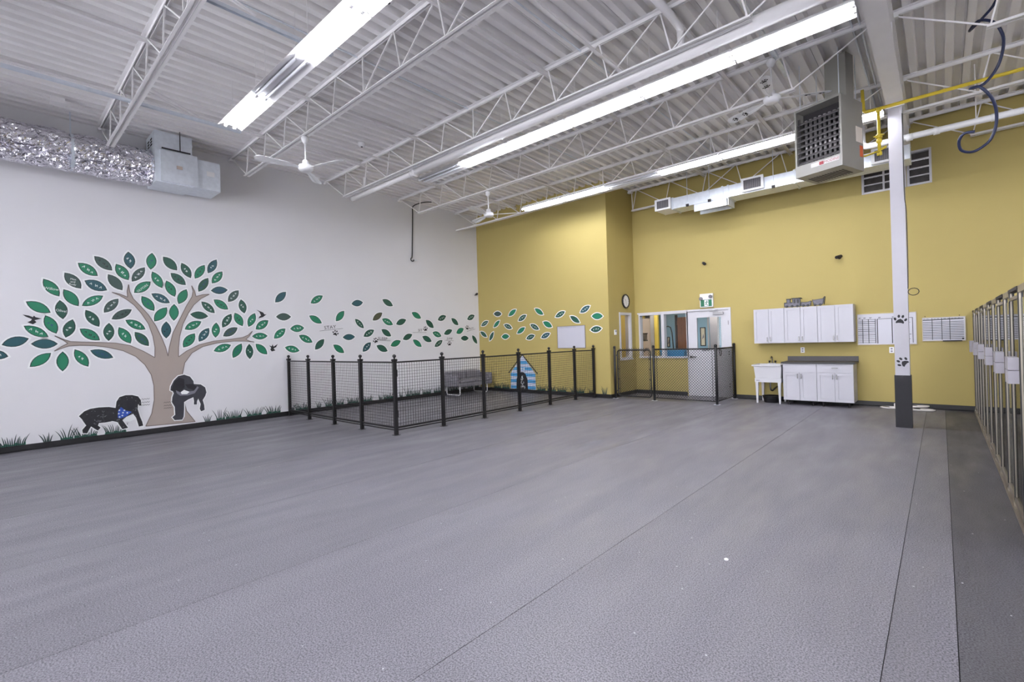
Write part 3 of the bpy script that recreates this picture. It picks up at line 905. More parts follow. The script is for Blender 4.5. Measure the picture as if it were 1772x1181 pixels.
# foil-wrapped duct on the white wall
def foil():
    m = MB()
    rnd = random.Random(3)
    ny, na = 120, 44
    amp = [[rnd.uniform(-1, 1) for _ in range(na)] for _ in range(ny + 1)]
    vs = []
    for i in range(ny + 1):
        y = -2.5 + (2.12 + 2.5) * i / ny
        for j in range(na):
            a = 2 * math.pi * j / na
            rr = 0.30 + 0.014 * amp[i][j] + 0.008 * math.sin(y * 13 + 3 * a) + 0.006 * math.sin(7 * a + y * 5)
            if abs(y - 1.05) < 0.03 or abs(y + 0.9) < 0.03:
                rr -= 0.02
            if abs(a - R(326 + 4 * math.sin(y * 3))) < R(6):
                rr -= 0.045
            vs.append((0.37 + rr * math.cos(a), y, 4.885 + rr * 1.04 * math.sin(a)))
    fs = [(i * na + j, i * na + (j + 1) % na, (i + 1) * na + (j + 1) % na, (i + 1) * na + j) for i in range(ny) for j in range(na)]
    m.add(vs, fs)
    return m
FOIL = mat('crinkled_foil', (232, 230, 238), 0.16, 1.0, var=0.05, bump=1.0, bscale=11, bdist=0.09)
fd = thing('foil_duct', 'crinkled silver foil-wrapped duct along the white wall', 'duct', (0.37, 0, 4.57))
fo = foil().build('foil_wrap', FOIL, fd)
for y in (1.05, -0.9):
    MB().lathe([(.285, -.02), (.30, -.02), (.30, .02), (.285, .02)], (0.37, y, 4.885), 28, 'y').build('strap', GALV, fd)
MB().bar((0.37, 1.05, 5.18), (0.37, 1.05, 5.63), 0.02, 0.004).build('hanger', GALV, fd)

ub = thing('duct_plenum', 'galvanised sheet-metal plenum box at the end of foil duct', 'duct', (0.4, 2.6, 4.58))
MB().box(0.06, 0.70, 2.125, 2.70, 4.585, 5.50).build('plenum_box', GALV, ub)
MB().box(0.70, 0.735, 2.20, 2.77, 4.60, 5.165).build('access_panel', GALV, ub)
MB().box(0.735, 0.742, 2.44, 2.53, 4.86, 4.92).build('panel_label', mat('beige_label', (196, 180, 172), 0.5), ub)
m = MB()
for k in range(3):
    for j in range(2):
        m.box(0.2 + 0.2 * j, 0.32 + 0.2 * j, 2.121, 2.125, 5.28 + k * .05, 5.305 + k * .05)
m.build('louvre_slots', DARK, ub)
tb = MB()
tb.box(0.08, 0.69, 2.70, 3.13, 4.60, 5.14)
tb.build('tail_box', GALV, ub)
for q in ((.08, .11, 4.6, 5.14), (.66, .69, 4.6, 5.14), (.11, .66, 5.11, 5.14), (.11, .66, 4.6, 4.63)):
    MB().box(q[0], q[1], 3.13, 3.16, q[2], q[3]).build('flange_rim', GALV, ub)
MB().box(0.11, 0.66, 3.131, 3.135, 4.63, 5.11).build('open_end', DARK, ub)
MB().box(0.69, 0.696, 2.93, 3.06, 4.86, 4.95).build('duct_sticker', PLASTIC_W, ub)
MB().bar((0.74, 2.5, 5.19), (0.74, 2.5, ZD), 0.012).build('hanger_rod', DARK, ub)
MB().bar((0.74, 2.22, 5.19), (0.74, 2.66, 5.19), 0.016, 0.02).build('hanger_angle', DARK, ub)

# supply duct along the back wall
sd = thing('supply_duct', 'galvanised supply duct with white grilles along yellow back wall', 'duct', (8.3, 11.2, 4.55))
DX = [6.36, 7.62, 8.9, 10.70]
for a, b in zip(DX[:-1], DX[1:]):
    MB().box(a, b - 0.004, 11.03, 11.5, 4.56, 4.815).build('duct_section', GALV, sd)
for x in DX[:-1] + [7.50]:
    MB().box(x - 0.018, x + 0.018, 11.015, 11.515, 4.545, 4.83).build('drive_cleat', GALV, sd)
def register(x0, x1, z0, z1, y0, y1):
    MB().box(x0, x1, y0 + 0.02, y1, z0, z1).build('grille_box', PLASTIC_W, sd)
    g = None
    for q in ((x0 - .01, x0 + .04, z0 - .01, z1 + .01), (x1 - .04, x1 + .01, z0 - .01, z1 + .01), (x0 + .04, x1 - .04, z1 - .03, z1 + .01), (x0 + .04, x1 - .04, z0 - .01, z0 + .03)):
        MB().box(q[0], q[1], y0, y0 + .02, q[2], q[3]).build('grille_frame', PLASTIC_W, sd)
    MB().box(x0 + .04, x1 - .04, y0 + .017, y0 + .02, z0 + .03, z1 - .03).build('grille_dark', DARK, sd)
    n = 12
    for k in range(n):
        x = x0 + .05 + (x1 - x0 - .1) * (k + .5) / n
        MB().box(x - .004, x + .004, y0 + .004, y0 + .016, z0 + .03, z1 - .03).build('grille_vane', mat('grille_grey', (150, 148, 154), 0.4), sd)
register(5.97, 6.34, 4.575, 4.82, 10.93, 11.5)
register(7.92, 8.34, 4.59, 4.855, 10.95, 11.03)
register(10.16, 10.50, 4.58, 4.84, 10.95, 11.03)
m = MB()
m.box(6.86, 7.60, 11.05, 11.09, 4.40, 4.56)
m.box(6.86, 7.60, 11.42, 11.46, 4.40, 4.56)
m.box(7.58, 7.62, 11.05, 11.46, 4.40, 4.56)
m.box(6.86, 7.60, 11.09, 11.42, 4.53, 4.56)
m.build('bottom_boot', GALV, sd)
for x in (6.72, 7.22, 8.52):
    MB().bar((x, 11.02, 4.57), (x, 11.02, ZD), 0.014, 0.01).build('hanger_rod', GALV, sd)
    MB().box(x - .03, x + .03, 11.0, 11.03, 4.545, 4.6).build('hanger_clip', DARK, sd)

# conduits, junction boxes and small ceiling hardware
tag(MB().tube(smooth_path([(1.05, -3, ZD - .03), (1.05, 0.2, ZD - .03), (0.98, .55, ZD - .06), (0.92, .78, ZD - .08)]), 0.011, 6).build('conduit', STEEL_WHITE), 'thin white conduit bending down to the junction box by the wall', 'conduit')
jb = thing('junction_box', 'small white junction box under the deck by foil duct', 'junction box', (0.9, 0.85, ZD - .12))
MB().box(0.84, 0.98, 0.78, 0.94, ZD - .11, ZD - .03).build('box_body', STEEL_WHITE, jb)
MB().box(0.83, 0.99, 0.77, 0.95, ZD - .115, ZD - .108).build('cover_plate', STEEL_WHITE, jb)
for k, (x, lab) in enumerate(((5.1, 'thin grey conduit running under the deck at mid span'), (7.4, 'thin grey conduit running under the deck near the drain pipe'), (10.25, 'twin grey conduit under the deck near the heater'), (10.33, 'second grey conduit under the deck near the heater'))):
    tag(MB().tube([(x, YF, ZD - .012), (x, YB - .1, ZD - .012)], 0.012, 6).build('conduit', GALV), lab, 'conduit')
tag(MB().box(9.32, 9.38, 5.8, 8.4, 5.50, 5.545).build('fan_strut', GALV), 'steel strut carrying the paw print ceiling fan under the deck', 'strut')
wd = thing('wall_cable', 'black cable dropping down the white wall to a hook', 'cable', (0.05, 8.13, 3.88))
MB().tube(smooth_path([(0.5, 8.5, 5.5), (0.3, 8.35, 5.5), (0.06, 8.2, 5.42), (0.035, 8.19, 5.2), (0.03, 8.15, 4.2), (0.03, 8.13, 3.96)]), 0.014, 6).build('cable', BLACK, wd, True)
MB().tube(smooth_path([(0.03, 8.13, 3.97), (0.04, 8.08, 3.92), (0.05, 8.1, 3.87), (0.05, 8.16, 3.87), (0.04, 8.18, 3.91)]), 0.014, 6).build('hook_loop', BLACK, wd, True)
MB().bar((0.03, 8.16, 3.905), (0.03, 8.30, 3.905), 0.02).build('wall_cleat', GALV, wd)
cc = thing('column_cable', 'thin black cable running down the column into a small loop', 'cable', (10.67, 9.7, 2.05))
MB().tube(smooth_path([(10.655, 9.632, 4.9), (10.655, 9.632, 3.7), (10.672, 9.66, 3.35), (10.672, 9.66, 2.7), (10.668, 9.66, 2.25), (10.66, 9.66, 2.17)]), 0.006, 6).build('cable', BLACK, cc, True)
MB().tube([(10.73 + .065 * math.cos(a * .4488), 9.66, 2.12 + .055 * math.sin(a * .4488)) for a in range(14)], 0.006, 6, True).build('loop', BLACK, cc, True)
for x, y, z, lab in ((2.6, 5.1, ZD - .02, 'white smoke detector base under the deck over the fence'), (6.4, 3.2, ZD - .02, 'round white detector under the deck near the joist')):
    t = thing('smoke_detector', lab, 'detector', (x, y, z - .05))
    MB().lathe([(.03, -.06), (.06, -.05), (.075, -.02), (.075, .02)], (0, 0, .05), 16).build('cover', PLASTIC_W, t, True, True)
    MB().lathe([(.02, -.068), (.02, -.058)], (0, 0, .05), 10).build('sensor', DARK, t, True, True)

# ================================================================== PEN FENCE
pen = thing('pen_fence', 'black wire mesh pen fence with ball-topped posts around the sofa', 'fence', (2.1, 4.62, 0))
def shifted(o, x, y, root):
    o.location = (x - ORG[root].x, y - ORG[root].y, 0)
    return o
def fence_post(x, y, root, hinges=None):
    p = shifted(MB().box(-.027, .027, -.027, .027, 0.006, 1.262).build('fence_post', BLACK, root, local=True), x, y, root)
    m = MB().add([(-.03, -.03, 1.25), (.03, -.03, 1.25), (.03, .03, 1.25), (-.03, .03, 1.25), (-.043, -.043, 1.278), (.043, -.043, 1.278), (.043, .043, 1.278), (-.043, .043, 1.278)],
                 [(0, 3, 2, 1), (4, 5, 6, 7), (0, 1, 5, 4), (1, 2, 6, 5), (2, 3, 7, 6), (3, 0, 4, 7)])
    m.box(-.034, .034, -.034, .034, 1.278, 1.292)
    m.build('post_cap', BLACK, p, local=True)
    MB().lathe([(.018, 1.292), (.012, 1.305), (.014, 1.312), (.026, 1.322), (.032, 1.338), (.030, 1.354), (.018, 1.367), (.004, 1.372)], (0, 0, 0), 14).build('ball_finial', BLACK, p, True, True)
    MB().box(-.05, .05, -.05, .05, 0, 0.006).build('base_plate', BLACK, p, local=True)
    if hinges:
        for z in (0.36, 1.05):
            MB().box(hinges[0] - .012, hinges[0] + .012, hinges[1] - .005, hinges[1] + .005, z - .06, z + .06).build('hinge', CHROME, p, local=True)
BACK_POSTS = [(0.05, 4.63), (1.03, 4.62), (2.11, 4.62), (3.09, 4.64), (4.13, 4.67)]
FRONT_POSTS = [(4.15, 5.69), (4.155, 6.75), (4.15, 7.84), (4.13, 8.96), (4.12, 10.02), (4.31, 10.61)]
for i, (x, y) in enumerate(BACK_POSTS + FRONT_POSTS):
    fence_post(x, y, pen, (0.02, 0.031) if i == 4 else None)
def fence_panel(p, q, t, gap=.028):
    a, b = Vector((*p, 0)), Vector((*q, 0))
    d = (b - a).normalized()
    a, b = a + d * gap, b - d * gap
    L = (b - a).length
    up = Vector((0, 0, 1))
    for nm, z, w in (('top_rail', 1.235, .026), ('bottom_rail', 0.128, .032), ('lower_rail', 0.085, .02)):
        MB().bar(a + up * z, b + up * z, w).build(nm, BLACK, t)
    m = MB()
    n = round(L / 0.052)
    for i in range(n + 1):
        c = a + d * (L * i / n)
        m.bar(c + up * 0.14, c + up * 1.225, 0.0042)
    k = round(1.08 / 0.052)
    for i in range(1, k):
        z = 0.14 + 1.085 * i / k
        m.bar(a + up * z, b + up * z, 0.0042)
    tag(m.build('wire_mesh', BLACK, t), kind='stuff')
alls = BACK_POSTS + FRONT_POSTS
for i, (p, q) in enumerate(zip(alls[:-1], alls[1:])):
    if i == 4:
        pg = thing('pen_gate', 'black wire mesh pen gate hinged on the corner post', 'gate', (4.14, 5.2, 0.07))
        fence_panel(p, q, pg, .04)
    else:
        fence_panel(p, q, pen)

# ================================================================== CHAIN-LINK ENCLOSURE
cle = thing('chain_link_fence', 'black chain-link enclosure fence in front of the white door', 'fence', (6.6, 10.8, 0))
def cl_post(x, y, root):
    p = shifted(MB().lathe([(.03, 0.004), (.03, 1.30)], (0, 0, 0), 14).build('round_post', BLACK, root, True, True), x, y, root)
    MB().lathe([(.033, 1.285), (.034, 1.31), (.026, 1.328), (.008, 1.334)], (0, 0, 0), 14).build('dome_cap', BLACK, p, True, True)
    MB().box(-.06, .06, -.06, .06, 0, .004).build('floor_plate', GALV, p, local=True)
for x, y in ((4.835, 10.78), (5.865, 10.82), (7.335, 10.80), (7.335, 12.04)):
    cl_post(x, y, cle)
def chain_link(p, q, z0, z1, parent, pitch=0.055):
    a, b = Vector((*p, 0)), Vector((*q, 0))
    d = (b - a).normalized()
    nrm = Vector((-d.y, d.x, 0))
    L, H = (b - a).length, z1 - z0
    m = MB()
    s = -H
    k = 0
    while s < L:
        for sgn in (1, -1):
            u0, u1 = s, s + H
            w0, w1 = (z0, z1) if sgn > 0 else (z1, z0)
            t0, t1 = max(0, -u0 / H), min(1, (L - u0) / H)
            if t1 > t0:
                P = [a + d * (u0 + H * t) + Vector((0, 0, w0 + (w1 - w0) * t)) + nrm * (0.003 * sgn) for t in (t0, t1)]
                m.bar(P[0], P[1], 0.0065)
        s += pitch * 1.15
    return tag(m.build('chain_link', BLACK, parent), kind='stuff')
g = thing('chain_link_gate', 'black chain-link gate with a rounded tube frame', 'gate', (5.35, 10.8, 0.03))
def rounded(x0, x1, z0, z1, y, r=.06):
    out = []
    for cx, cz, a0 in ((x1 - r, z1 - r, 0), (x0 + r, z1 - r, 90), (x0 + r, z0 + r, 180), (x1 - r, z0 + r, 270)):
        out += [(cx + r * math.cos(R(a0 + t)), y, cz + r * math.sin(R(a0 + t))) for t in (0, 30, 60, 90)]
    return out
MB().tube(rounded(4.905, 5.80, 0.075, 1.225, 10.80), 0.017, 8, True).build('tube_frame', BLACK, g, True)
chain_link((4.93, 10.80), (5.78, 10.80), 0.06, 1.27, g)
for x in (4.955, 5.755):
    MB().bar((x, 10.80, .1), (x, 10.80, 1.2), .012, .005).build('tension_bar', BLACK, g)
    for z in (.25, .5, .75, 1.0):
        MB().bar((x, 10.80, z), (x + (-.05 if x < 5.3 else .045), 10.80, z), .022, .02).build('band_clip', BLACK, g)
for z in (.2, 1.1):
    MB().bar((4.874, 10.79, z), (4.905, 10.80, z), .03).build('hinge', BLACK, g)
MB().bar((5.80, 10.80, .3), (5.822, 10.806, .3), .03).build('latch', BLACK, g)
for p, q in (((5.897, 10.82), (7.303, 10.80)), ((7.335, 10.832), (7.335, 12.008))):
    MB().tube([(*p, 1.235), (*q, 1.235)], .017, 8).build('top_rail', BLACK, cle, True)
    MB().tube([(*p, 0.07), (*q, 0.07)], .012, 8).build('bottom_rail', BLACK, cle, True)
    chain_link(p, q, 0.06, 1.25, cle)
    a, b = Vector((*p, 0)), Vector((*q, 0))
    d = (b - a).normalized()
    for c in (a + d * .05, b - d * .05):
        MB().bar(c + Vector((0, 0, .08)), c + Vector((0, 0, 1.23)), .012, .006).build('tension_bar', BLACK, cle)
lk = thing('leash_clips', 'black leash clips and coiled lead hung on chain-link rail', 'leash', (7.3, 10.78, 1.1))
for x in (7.08, 7.13, 7.19):
    MB().tube([(x + .018 * math.cos(a * .7), 10.775, 1.215 + .026 * math.sin(a * .7)) for a in range(9)], .006, 6, True).build('clip', BLACK, lk, True)
MB().tube([(7.37, 11.0 + .06 * math.cos(a * .5236), 1.15 + .08 * math.sin(a * .5236)) for a in range(12)], .008, 6, True).build('coil', BLACK, lk, True)

# ================================================================== KENNEL FRONTS
KY = [5.21, 5.84, 6.35, 7.05, 7.69, 8.43, 9.13, 9.82, 10.42, 11.10, 11.72]
XK = 11.48
KORD = ['first', 'second', 'third', 'fourth', 'fifth', 'sixth', 'seventh']
pairs = [(4.60, 5.21)] + list(zip(KY[:-1], KY[1:])) + [(KY[-1], 12.06)]
for i, (a, b) in enumerate(pairs):
    gate = i % 2 == 1
    t = thing('kennel_gate' if gate else 'kennel_bay', (KORD[(12 - i) // 2] + ' glass kennel gate with grey latch, counting from the yellow wall' if gate else KORD[(12 - i) // 2] + ' fixed glass kennel front, counting from the yellow wall'), 'kennel', (XK, (a + b) / 2, 0), group='glass kennel fronts')
    f = .017
    for y in ((a + .004, b - .004 - f) if gate else ()):
        MB().box(XK - .016, XK + .016, y, y + f, .045, 1.84).build('stile', ALU, t)
        for g0, g1 in ((-.0165, -.009), (.003, .0165)):
            MB().box(XK + g0, XK + g1, y - .003, y + .004, .05, 1.83).build('gasket', BLACK, t)
    MB().box(XK - .016, XK + .016, a + .004 + f, b - .004 - f, 1.79 if not gate else 1.75, 1.84 if not gate else 1.775).build('top_rail', ALU, t)
    MB().box(XK - .016, XK + .016, a + .004 + f, b - .004 - f, .05, .09).build('bottom_rail', ALU, t)
    if gate:
        MB().box(XK - .02, XK + .02, a + .004, b - .004, 1.815, 1.842).build('header', DARK, t)
    MB().box(XK - .003, XK + .003, a + .004 + f, b - .004 - f, .09, 1.75).build('glass_pane', KENNEL_GLASS, t)
    if gate:
        LATCH = mat('grey_latch_plastic', (168, 164, 172), 0.4)
        l = MB().box(XK - .075, XK - .016, a + .03, a + .25, 1.205, 1.30).build('latch', LATCH, t)
        MB().box(XK - .075, XK - .016, a + .03, a + .25, 1.10, 1.20).build('latch_keeper', LATCH, t)
    for y in (a + .01, b - .03):
        MB().box(XK - .02, XK + .02, y, y + .02, 0.0, .05).build('foot', ALU, t)
tag(MB().box(XK - .03, XK + .03, 4.6, 12.06, 0.0, .02).build('kennel_sill', ALU), 'long aluminium sill under the glass kennel fronts', 'sill')

# ================================================================== KITCHENETTE
def shaker(x0, x1, z0, z1, y, name, parent, w=.055):
    m = MB()
    m.box(x0, x1, y - .018, y - .002, z0, z1) if w == 0 else None
    if w:
        m.box(x0, x0 + w, y - .019, y - .001, z0, z1)
        m.box(x1 - w, x1, y - .019, y - .001, z0, z1)
        m.box(x0 + w, x1 - w, y - .019, y - .001, z1 - w, z1)
        m.box(x0 + w, x1 - w, y - .019, y - .001, z0, z0 + w)
        m.box(x0 + w, x1 - w, y - .007, y - .001, z0 + w, z1 - w)
    return m.build(name, CABINET, parent)
def pull(x, z0, z1, y, parent, horiz=False):
    m = MB()
    if horiz:
        m.bar((z0, y - .045, x), (z1, y - .045, x), .013)
        for q in (z0 + .015, z1 - .015): m.bar((q, y - .045, x), (q, y - .018, x), .009)
    else:
        m.bar((x, y - .045, z0), (x, y - .045, z1), .013)
        for q in (z0 + .015, z1 - .015): m.bar((x, y - .045, q), (x, y - .018, q), .009)
    m.build('handle', CHROME, parent)
for k, (a, b, lab) in enumerate(((7.87, 8.485, 'white two-door wall cabinet above the utility sink'), (8.487, 9.105, 'white two-door wall cabinet with the toy train on top'), (9.107, 9.725, 'white two-door wall cabinet next to the gridded whiteboard'))):
    t = thing('wall_cabinet', lab, 'cabinet', ((a + b) / 2, 11.92, 1.318), group='white wall cabinets')
    MB().box(a, b, 11.765, YB - .001, 1.318, 2.085).build('carcass', CABINET, t)
    mid = (a + b) / 2
    for s, (p, q) in enumerate(((a + .003, mid - .003), (mid + .003, b - .003))):
        d = shaker(p, q, 1.32, 2.083, 11.765, 'cabinet_door', t)
        pull(q - .03 if s == 0 else p + .03, 1.355, 1.455, 11.765, d)
for k, (a, b, lab) in enumerate(((8.485, 9.104, 'white base cabinet with plain false drawer front beside the sink'), (9.106, 9.727, 'white base cabinet with a handled drawer beside the whiteboard end'))):
    t = thing('base_cabinet', lab, 'cabinet', ((a + b) / 2, 11.8, 0), group='white base cabinets')
    MB().box(a, b, 11.525, YB - .035, .105, .88).build('carcass', CABINET, t)
    mid = (a + b) / 2
    dr = shaker(a + .003, b - .003, .70, .876, 11.525, 'drawer_front', t, 0)
    if k: pull(.80, mid - .05, mid + .06, 11.525, dr, True)
    for s, (p, q) in enumerate(((a + .003, mid - .003), (mid + .003, b - .003))):
        d = shaker(p, q, .108, .694, 11.525, 'cabinet_door', t)
        pull(q - .03 if s == 0 else p + .03, .57, .67, 11.525, d)
    for x in (a + .09, b - .09):
        for y in (11.60, 12.0):
            MB().lathe([(.022, 0), (.022, .01), (.014, .014), (.014, .09), (.03, .095), (.03, .105)], (x, y, 0), 10).build('leg', DARK, t, True)
ct = thing('countertop', 'dark speckled laminate countertop with backsplash on base cabinets', 'countertop', (9.1, 11.8, .88))
MB().box(8.455, 9.757, 11.49, YB - .001, .881, .915).build('slab', COUNTER, ct)
MB().box(8.455, 9.757, 11.482, 11.49, .881, .913).build('front_edge', COUNTER_EDGE, ct)
MB().box(8.465, 9.757, YB - .022, YB - .001, .915, 1.015).build('backsplash', COUNTER, ct)

SINK_W = mat('white_sink_plastic', (204, 203, 207), 0.35, var=0.02)
sk = thing('utility_sink', 'white freestanding plastic laundry sink on tapered legs', 'sink', (8.18, 11.78, 0))
m = MB()
def ring(x0, x1, y0, y1, z): return [(x0, y0, z), (x1, y0, z), (x1, y1, z), (x0, y1, z)]
lv = [ring(7.93, 8.435, 11.53, 12.03, .555), ring(7.905, 8.455, 11.505, 12.05, .815), ring(7.87, 8.452, 11.485, 12.06, .82), ring(7.87, 8.452, 11.485, 12.06, .85),
      ring(7.91, 8.42, 11.53, 11.96, .85), ring(7.95, 8.39, 11.56, 11.94, .60)]
vs = [p for r_ in lv for p in r_]
fs = [(i * 4 + j, i * 4 + (j + 1) % 4, (i + 1) * 4 + (j + 1) % 4, (i + 1) * 4 + j) for i in range(5) for j in range(4)] + [(3, 2, 1, 0), (20, 21, 22, 23)]
m.add(vs, fs)
m.build('basin', SINK_W, sk)
MB().box(7.92, 8.445, 11.515, 12.04, .465, .552).build('apron', SINK_W, sk)
MB().box(7.95, 8.02, 11.511, 11.515, .495, .51).build('maker_mark', INK_GREY, sk)
for sx in (0, 1):
    for sy in (0, 1):
        x, y = (7.93, 8.375)[sx], (11.52, 11.98)[sy]
        c = .06
        xt, yt = x + (.012 if sx == 0 else .018), y + .01
        MB().add([(xt, yt, 0), (xt + .03, yt, 0), (xt + .03, yt + .03, 0), (xt, yt + .03, 0), (x, y, .465), (x + c, y, .465), (x + c, y + c, .465), (x, y + c, .465)],
                 [(0, 3, 2, 1), (4, 5, 6, 7), (0, 1, 5, 4), (1, 2, 6, 5), (2, 3, 7, 6), (3, 0, 4, 7)]).build('leg', SINK_W, sk)
MB().tube(smooth_path([(8.17, 11.78, .46), (8.17, 11.78, .3), (8.2, 11.8, .26), (8.24, 11.84, .3), (8.24, 12.0, .32), (8.24, 12.08, .32)]), .018, 8).build('drain_trap', CHROME, sk, True)
fc = thing('sink_faucet', 'chrome two-handle faucet on the laundry sink', 'faucet', (8.17, 12.0, .85))
MB().box(8.09, 8.25, 11.975, 12.03, .85, .868).build('base_plate', CHROME, fc)
MB().tube(smooth_path([(8.17, 12.0, .865), (8.17, 12.0, .97), (8.17, 11.97, 1.01), (8.17, 11.92, 1.01), (8.17, 11.885, .97)]), .011, 8).build('spout', CHROME, fc, True)
for x in (8.11, 8.23):
    MB().lathe([(.012, 0), (.012, .02), (.02, .025), (.022, .045), (.012, .052)], (x, 12.0, .868), 10).build('tap_handle', DARK, fc, True)
tb = thing('rubber_tub', 'low black rubber tub on the floor under the sink', 'tub', (8.19, 11.78, 0))
MB().lathe([(.15, .0), (.155, .01), (.175, .13), (.19, .14), (.19, .15), (.165, .15), (.145, .03), (.02, .025)], (8.19, 11.78, 0), 24).build('tub_body', BLACK, tb, True)
MB().lathe([(.178, .105), (.184, .108), (.186, .116), (.180, .12)], (8.19, 11.78, 0), 24).build('rim_band', BLACK, tb, True)

# decorative train on the cabinets
TIN = mat('pewter_print', (96, 94, 104), 0.4, 0.3, var=0.5, scale=40)
def train(name, label, x, w, outline, roof=None, extra=None):
    t = thing(name, label, 'ornament', (x + w / 2, 11.83, 2.085), group='ornamental train on the cabinets')
    ff = Frame((x, 11.79, 2.085), (1, 0, 0), (0, -1, 0))
    MB().plate(ff, outline, -0.08, 0.0).build('car_body', TIN, t)
    for (a, b) in zip(outline, outline[1:] + outline[:1]):
        pass
    rim = MB()
    strokes(rim, ff, [outline + [outline[0]]], .012, .002)
    rim.build('black_trim', BLACK, t)
    for r_ in (roof or []):
        MB().plate(ff, r_, -0.09, 0.012).build('roof_trim', BLACK, t)
    for k in range(2 if w < .2 else 3):
        u = w * (k + .5) / (2 if w < .2 else 3)
        MB().lathe([(.022, 0), (.026, .004), (.026, .012), (.022, .016)], (x + u, 11.772, 2.085 + .027), 12, 'y').build('wheel', BLACK, t, True)
    for e in (extra or []):
        MB().plate(ff, e, .001, .006).build('window_panel', BLACK, t)
    return t
train('toy_locomotive', 'black and silver ornamental train engine with chimney on wall cabinet', 8.49, .30,
      [(.0, .02), (.30, .02), (.30, .19), (.16, .19), (.16, .11), (.11, .11), (.11, .18), (.05, .18), (.05, .11), (.0, .11)],
      [[(.13, .19), (.33, .19), (.33, .175), (.32, .205), (.14, .205)], [(.04, .18), (.12, .18), (.12, .195), (.04, .195)]], [[(.18, .09), (.215, .09), (.215, .17), (.18, .17)], [(.24, .09), (.28, .09), (.28, .17), (.24, .17)], [(.0, .095), (.15, .095), (.15, .105), (.0, .105)]])
train('toy_tender', 'small curved-top ornamental tender wagon on wall cabinet', 8.81, .17, [(.0, .02), (.17, .02), (.185, .12), (.13, .10), (.06, .095), (.0, .10)])
train('toy_wagon', 'flared ornamental train wagon tilted at the end of the train', 9.02, .19, [(.03, .02), (.18, .03), (.21, .18), (.19, .15), (.02, .13), (.0, .14)], [[(.19, .13), (.215, .20), (.225, .19), (.205, .03)]])

# outlets, boards, sign, clock
for u, v, lab in ((8.757, 1.15, 'white wall outlet above the countertop'), (10.295, 1.137, 'white wall outlet below the gridded whiteboard')):
    t = thing('wall_outlet', lab, 'outlet', (u, YB, v - .057))
    MB().plate(BACK, rect(u - .038, u + .038, v - .06, v + .06), 0, .006).build('cover_plate', PLASTIC_W, t)
    for dv in (-.025, .025):
        MB().plate(BACK, disc(u, v + dv, .018, .016), .006, .008).build('socket', INK_GREY, t)
def board(name, fr, r, label, fw=.012):
    u0, u1, v0, v1 = r
    t = thing(name, label, 'whiteboard', fr.p((u0 + u1) / 2, v0, 0))
    MB().plate(fr, rect(u0 + fw, u1 - fw, v0 + fw, v1 - fw), 0.001, .012).build('writing_surface', BOARD, t)
    for q in ((u0, u0 + fw, v0, v1), (u1 - fw, u1, v0, v1), (u0 + fw, u1 - fw, v1 - fw, v1), (u0 + fw, u1 - fw, v0, v0 + fw)):
        MB().plate(fr, rect(*q), 0.001, .02).build('frame_rail', ALU, t)
    return t
t = board('whiteboard', BOXOUT, (3.115, 4.035, 1.295, 1.905), 'blank framed whiteboard on the yellow wall under drifting leaves')
mb = MB()
rr = random.Random(2)
for k in range(13):
    u = 3.2 + k * .042 + rr.uniform(0, .01)
    strokes(mb, BOXOUT, [[(u, 1.855), (u + .012, 1.868), (u + .02, 1.852), (u + .03, 1.864)]], .006, .0135)
mb.build('faint_writing', INK_GREY, t)
t = board('whiteboard', BACK, (9.75, 10.685, 1.243, 1.876), 'whiteboard with hand-ruled black grid partly behind the column')
U = lambda x: 9.75 + .935 * (x - 85) / 875
V = lambda y: 1.876 - .633 * (y - 115) / 465
mb = MB()
for x in (170, 262, 365):
    strokes(mb, BACK, [[(U(x), V(195)), (U(x), V(553))]], .011, .014)
for k in range(13):
    y = 202 + k * 28.5
    strokes(mb, BACK, [[(U(95), V(y)), (U(365), V(y))]], .010 if k in (1, 2, 5, 6, 8) else .006, .0142)
for x in (395, 612):
    strokes(mb, BACK, [[(U(x), V(200)), (U(x), V(560))]], .014, .014)
strokes(mb, BACK, [[(U(395), V(198)), (U(905), V(194))], [(U(905), V(194)), (U(905), V(555))], [(U(835), V(262)), (U(870), V(262))], [(U(840), V(434)), (U(885), V(432))], [(U(845), V(500)), (U(870), V(500))]], .008, .014)
for x in (108, 185, 275, 412, 612):
    strokes(mb, BACK, [[(U(x + i * 7), V(168 + (i % 2) * 14)) for i in range(6)], [(U(x + i * 9), V(184 - (i % 2) * 5)) for i in range(4)]], .004, .014)
mb.build('ruled_grid', INK, t)
t = board('schedule_board', BACK, (10.763, 11.372, 1.299, 1.752), 'small whiteboard schedule of ruled rows beside the kennels')
U = lambda x: 10.763 + .609 * (x - 1040) / 652
V = lambda y: 1.752 - .453 * (y - 160) / 370
mb = MB()
strokes(mb, BACK, [[(U(1050), V(203)), (U(1665), V(192))]], .016, .014)
for x in (1197, 1342, 1462):
    strokes(mb, BACK, [[(U(x), V(175)), (U(x), V(510))]], .009, .0142)
for k in range(11):
    y = 235 + k * 25.6
    strokes(mb, BACK, [[(U(1050), V(y + 3)), (U(1665), V(y))]], .009, .014)
for x in (1060, 1110, 1220, 1270, 1370, 1430, 1480, 1530, 1580):
    strokes(mb, BACK, [[(U(x + i * 7), V(180 + (i % 2) * 8)) for i in range(6)]], .004, .014)
mb.plate(BACK, rect(U(1635), U(1665), V(507), V(483)), .012, .0145)
mb.build('ruled_rows', INK, t)
MB().plate(BACK, rect(U(1350), U(1635), V(535), V(520)), 0, .05).build('pen_tray', DARK, t)
for x in (1090, 1605):
    MB().plate(BACK, disc(U(x), V(145), .008), 0, .012).build('mounting_screw', DARK, t)

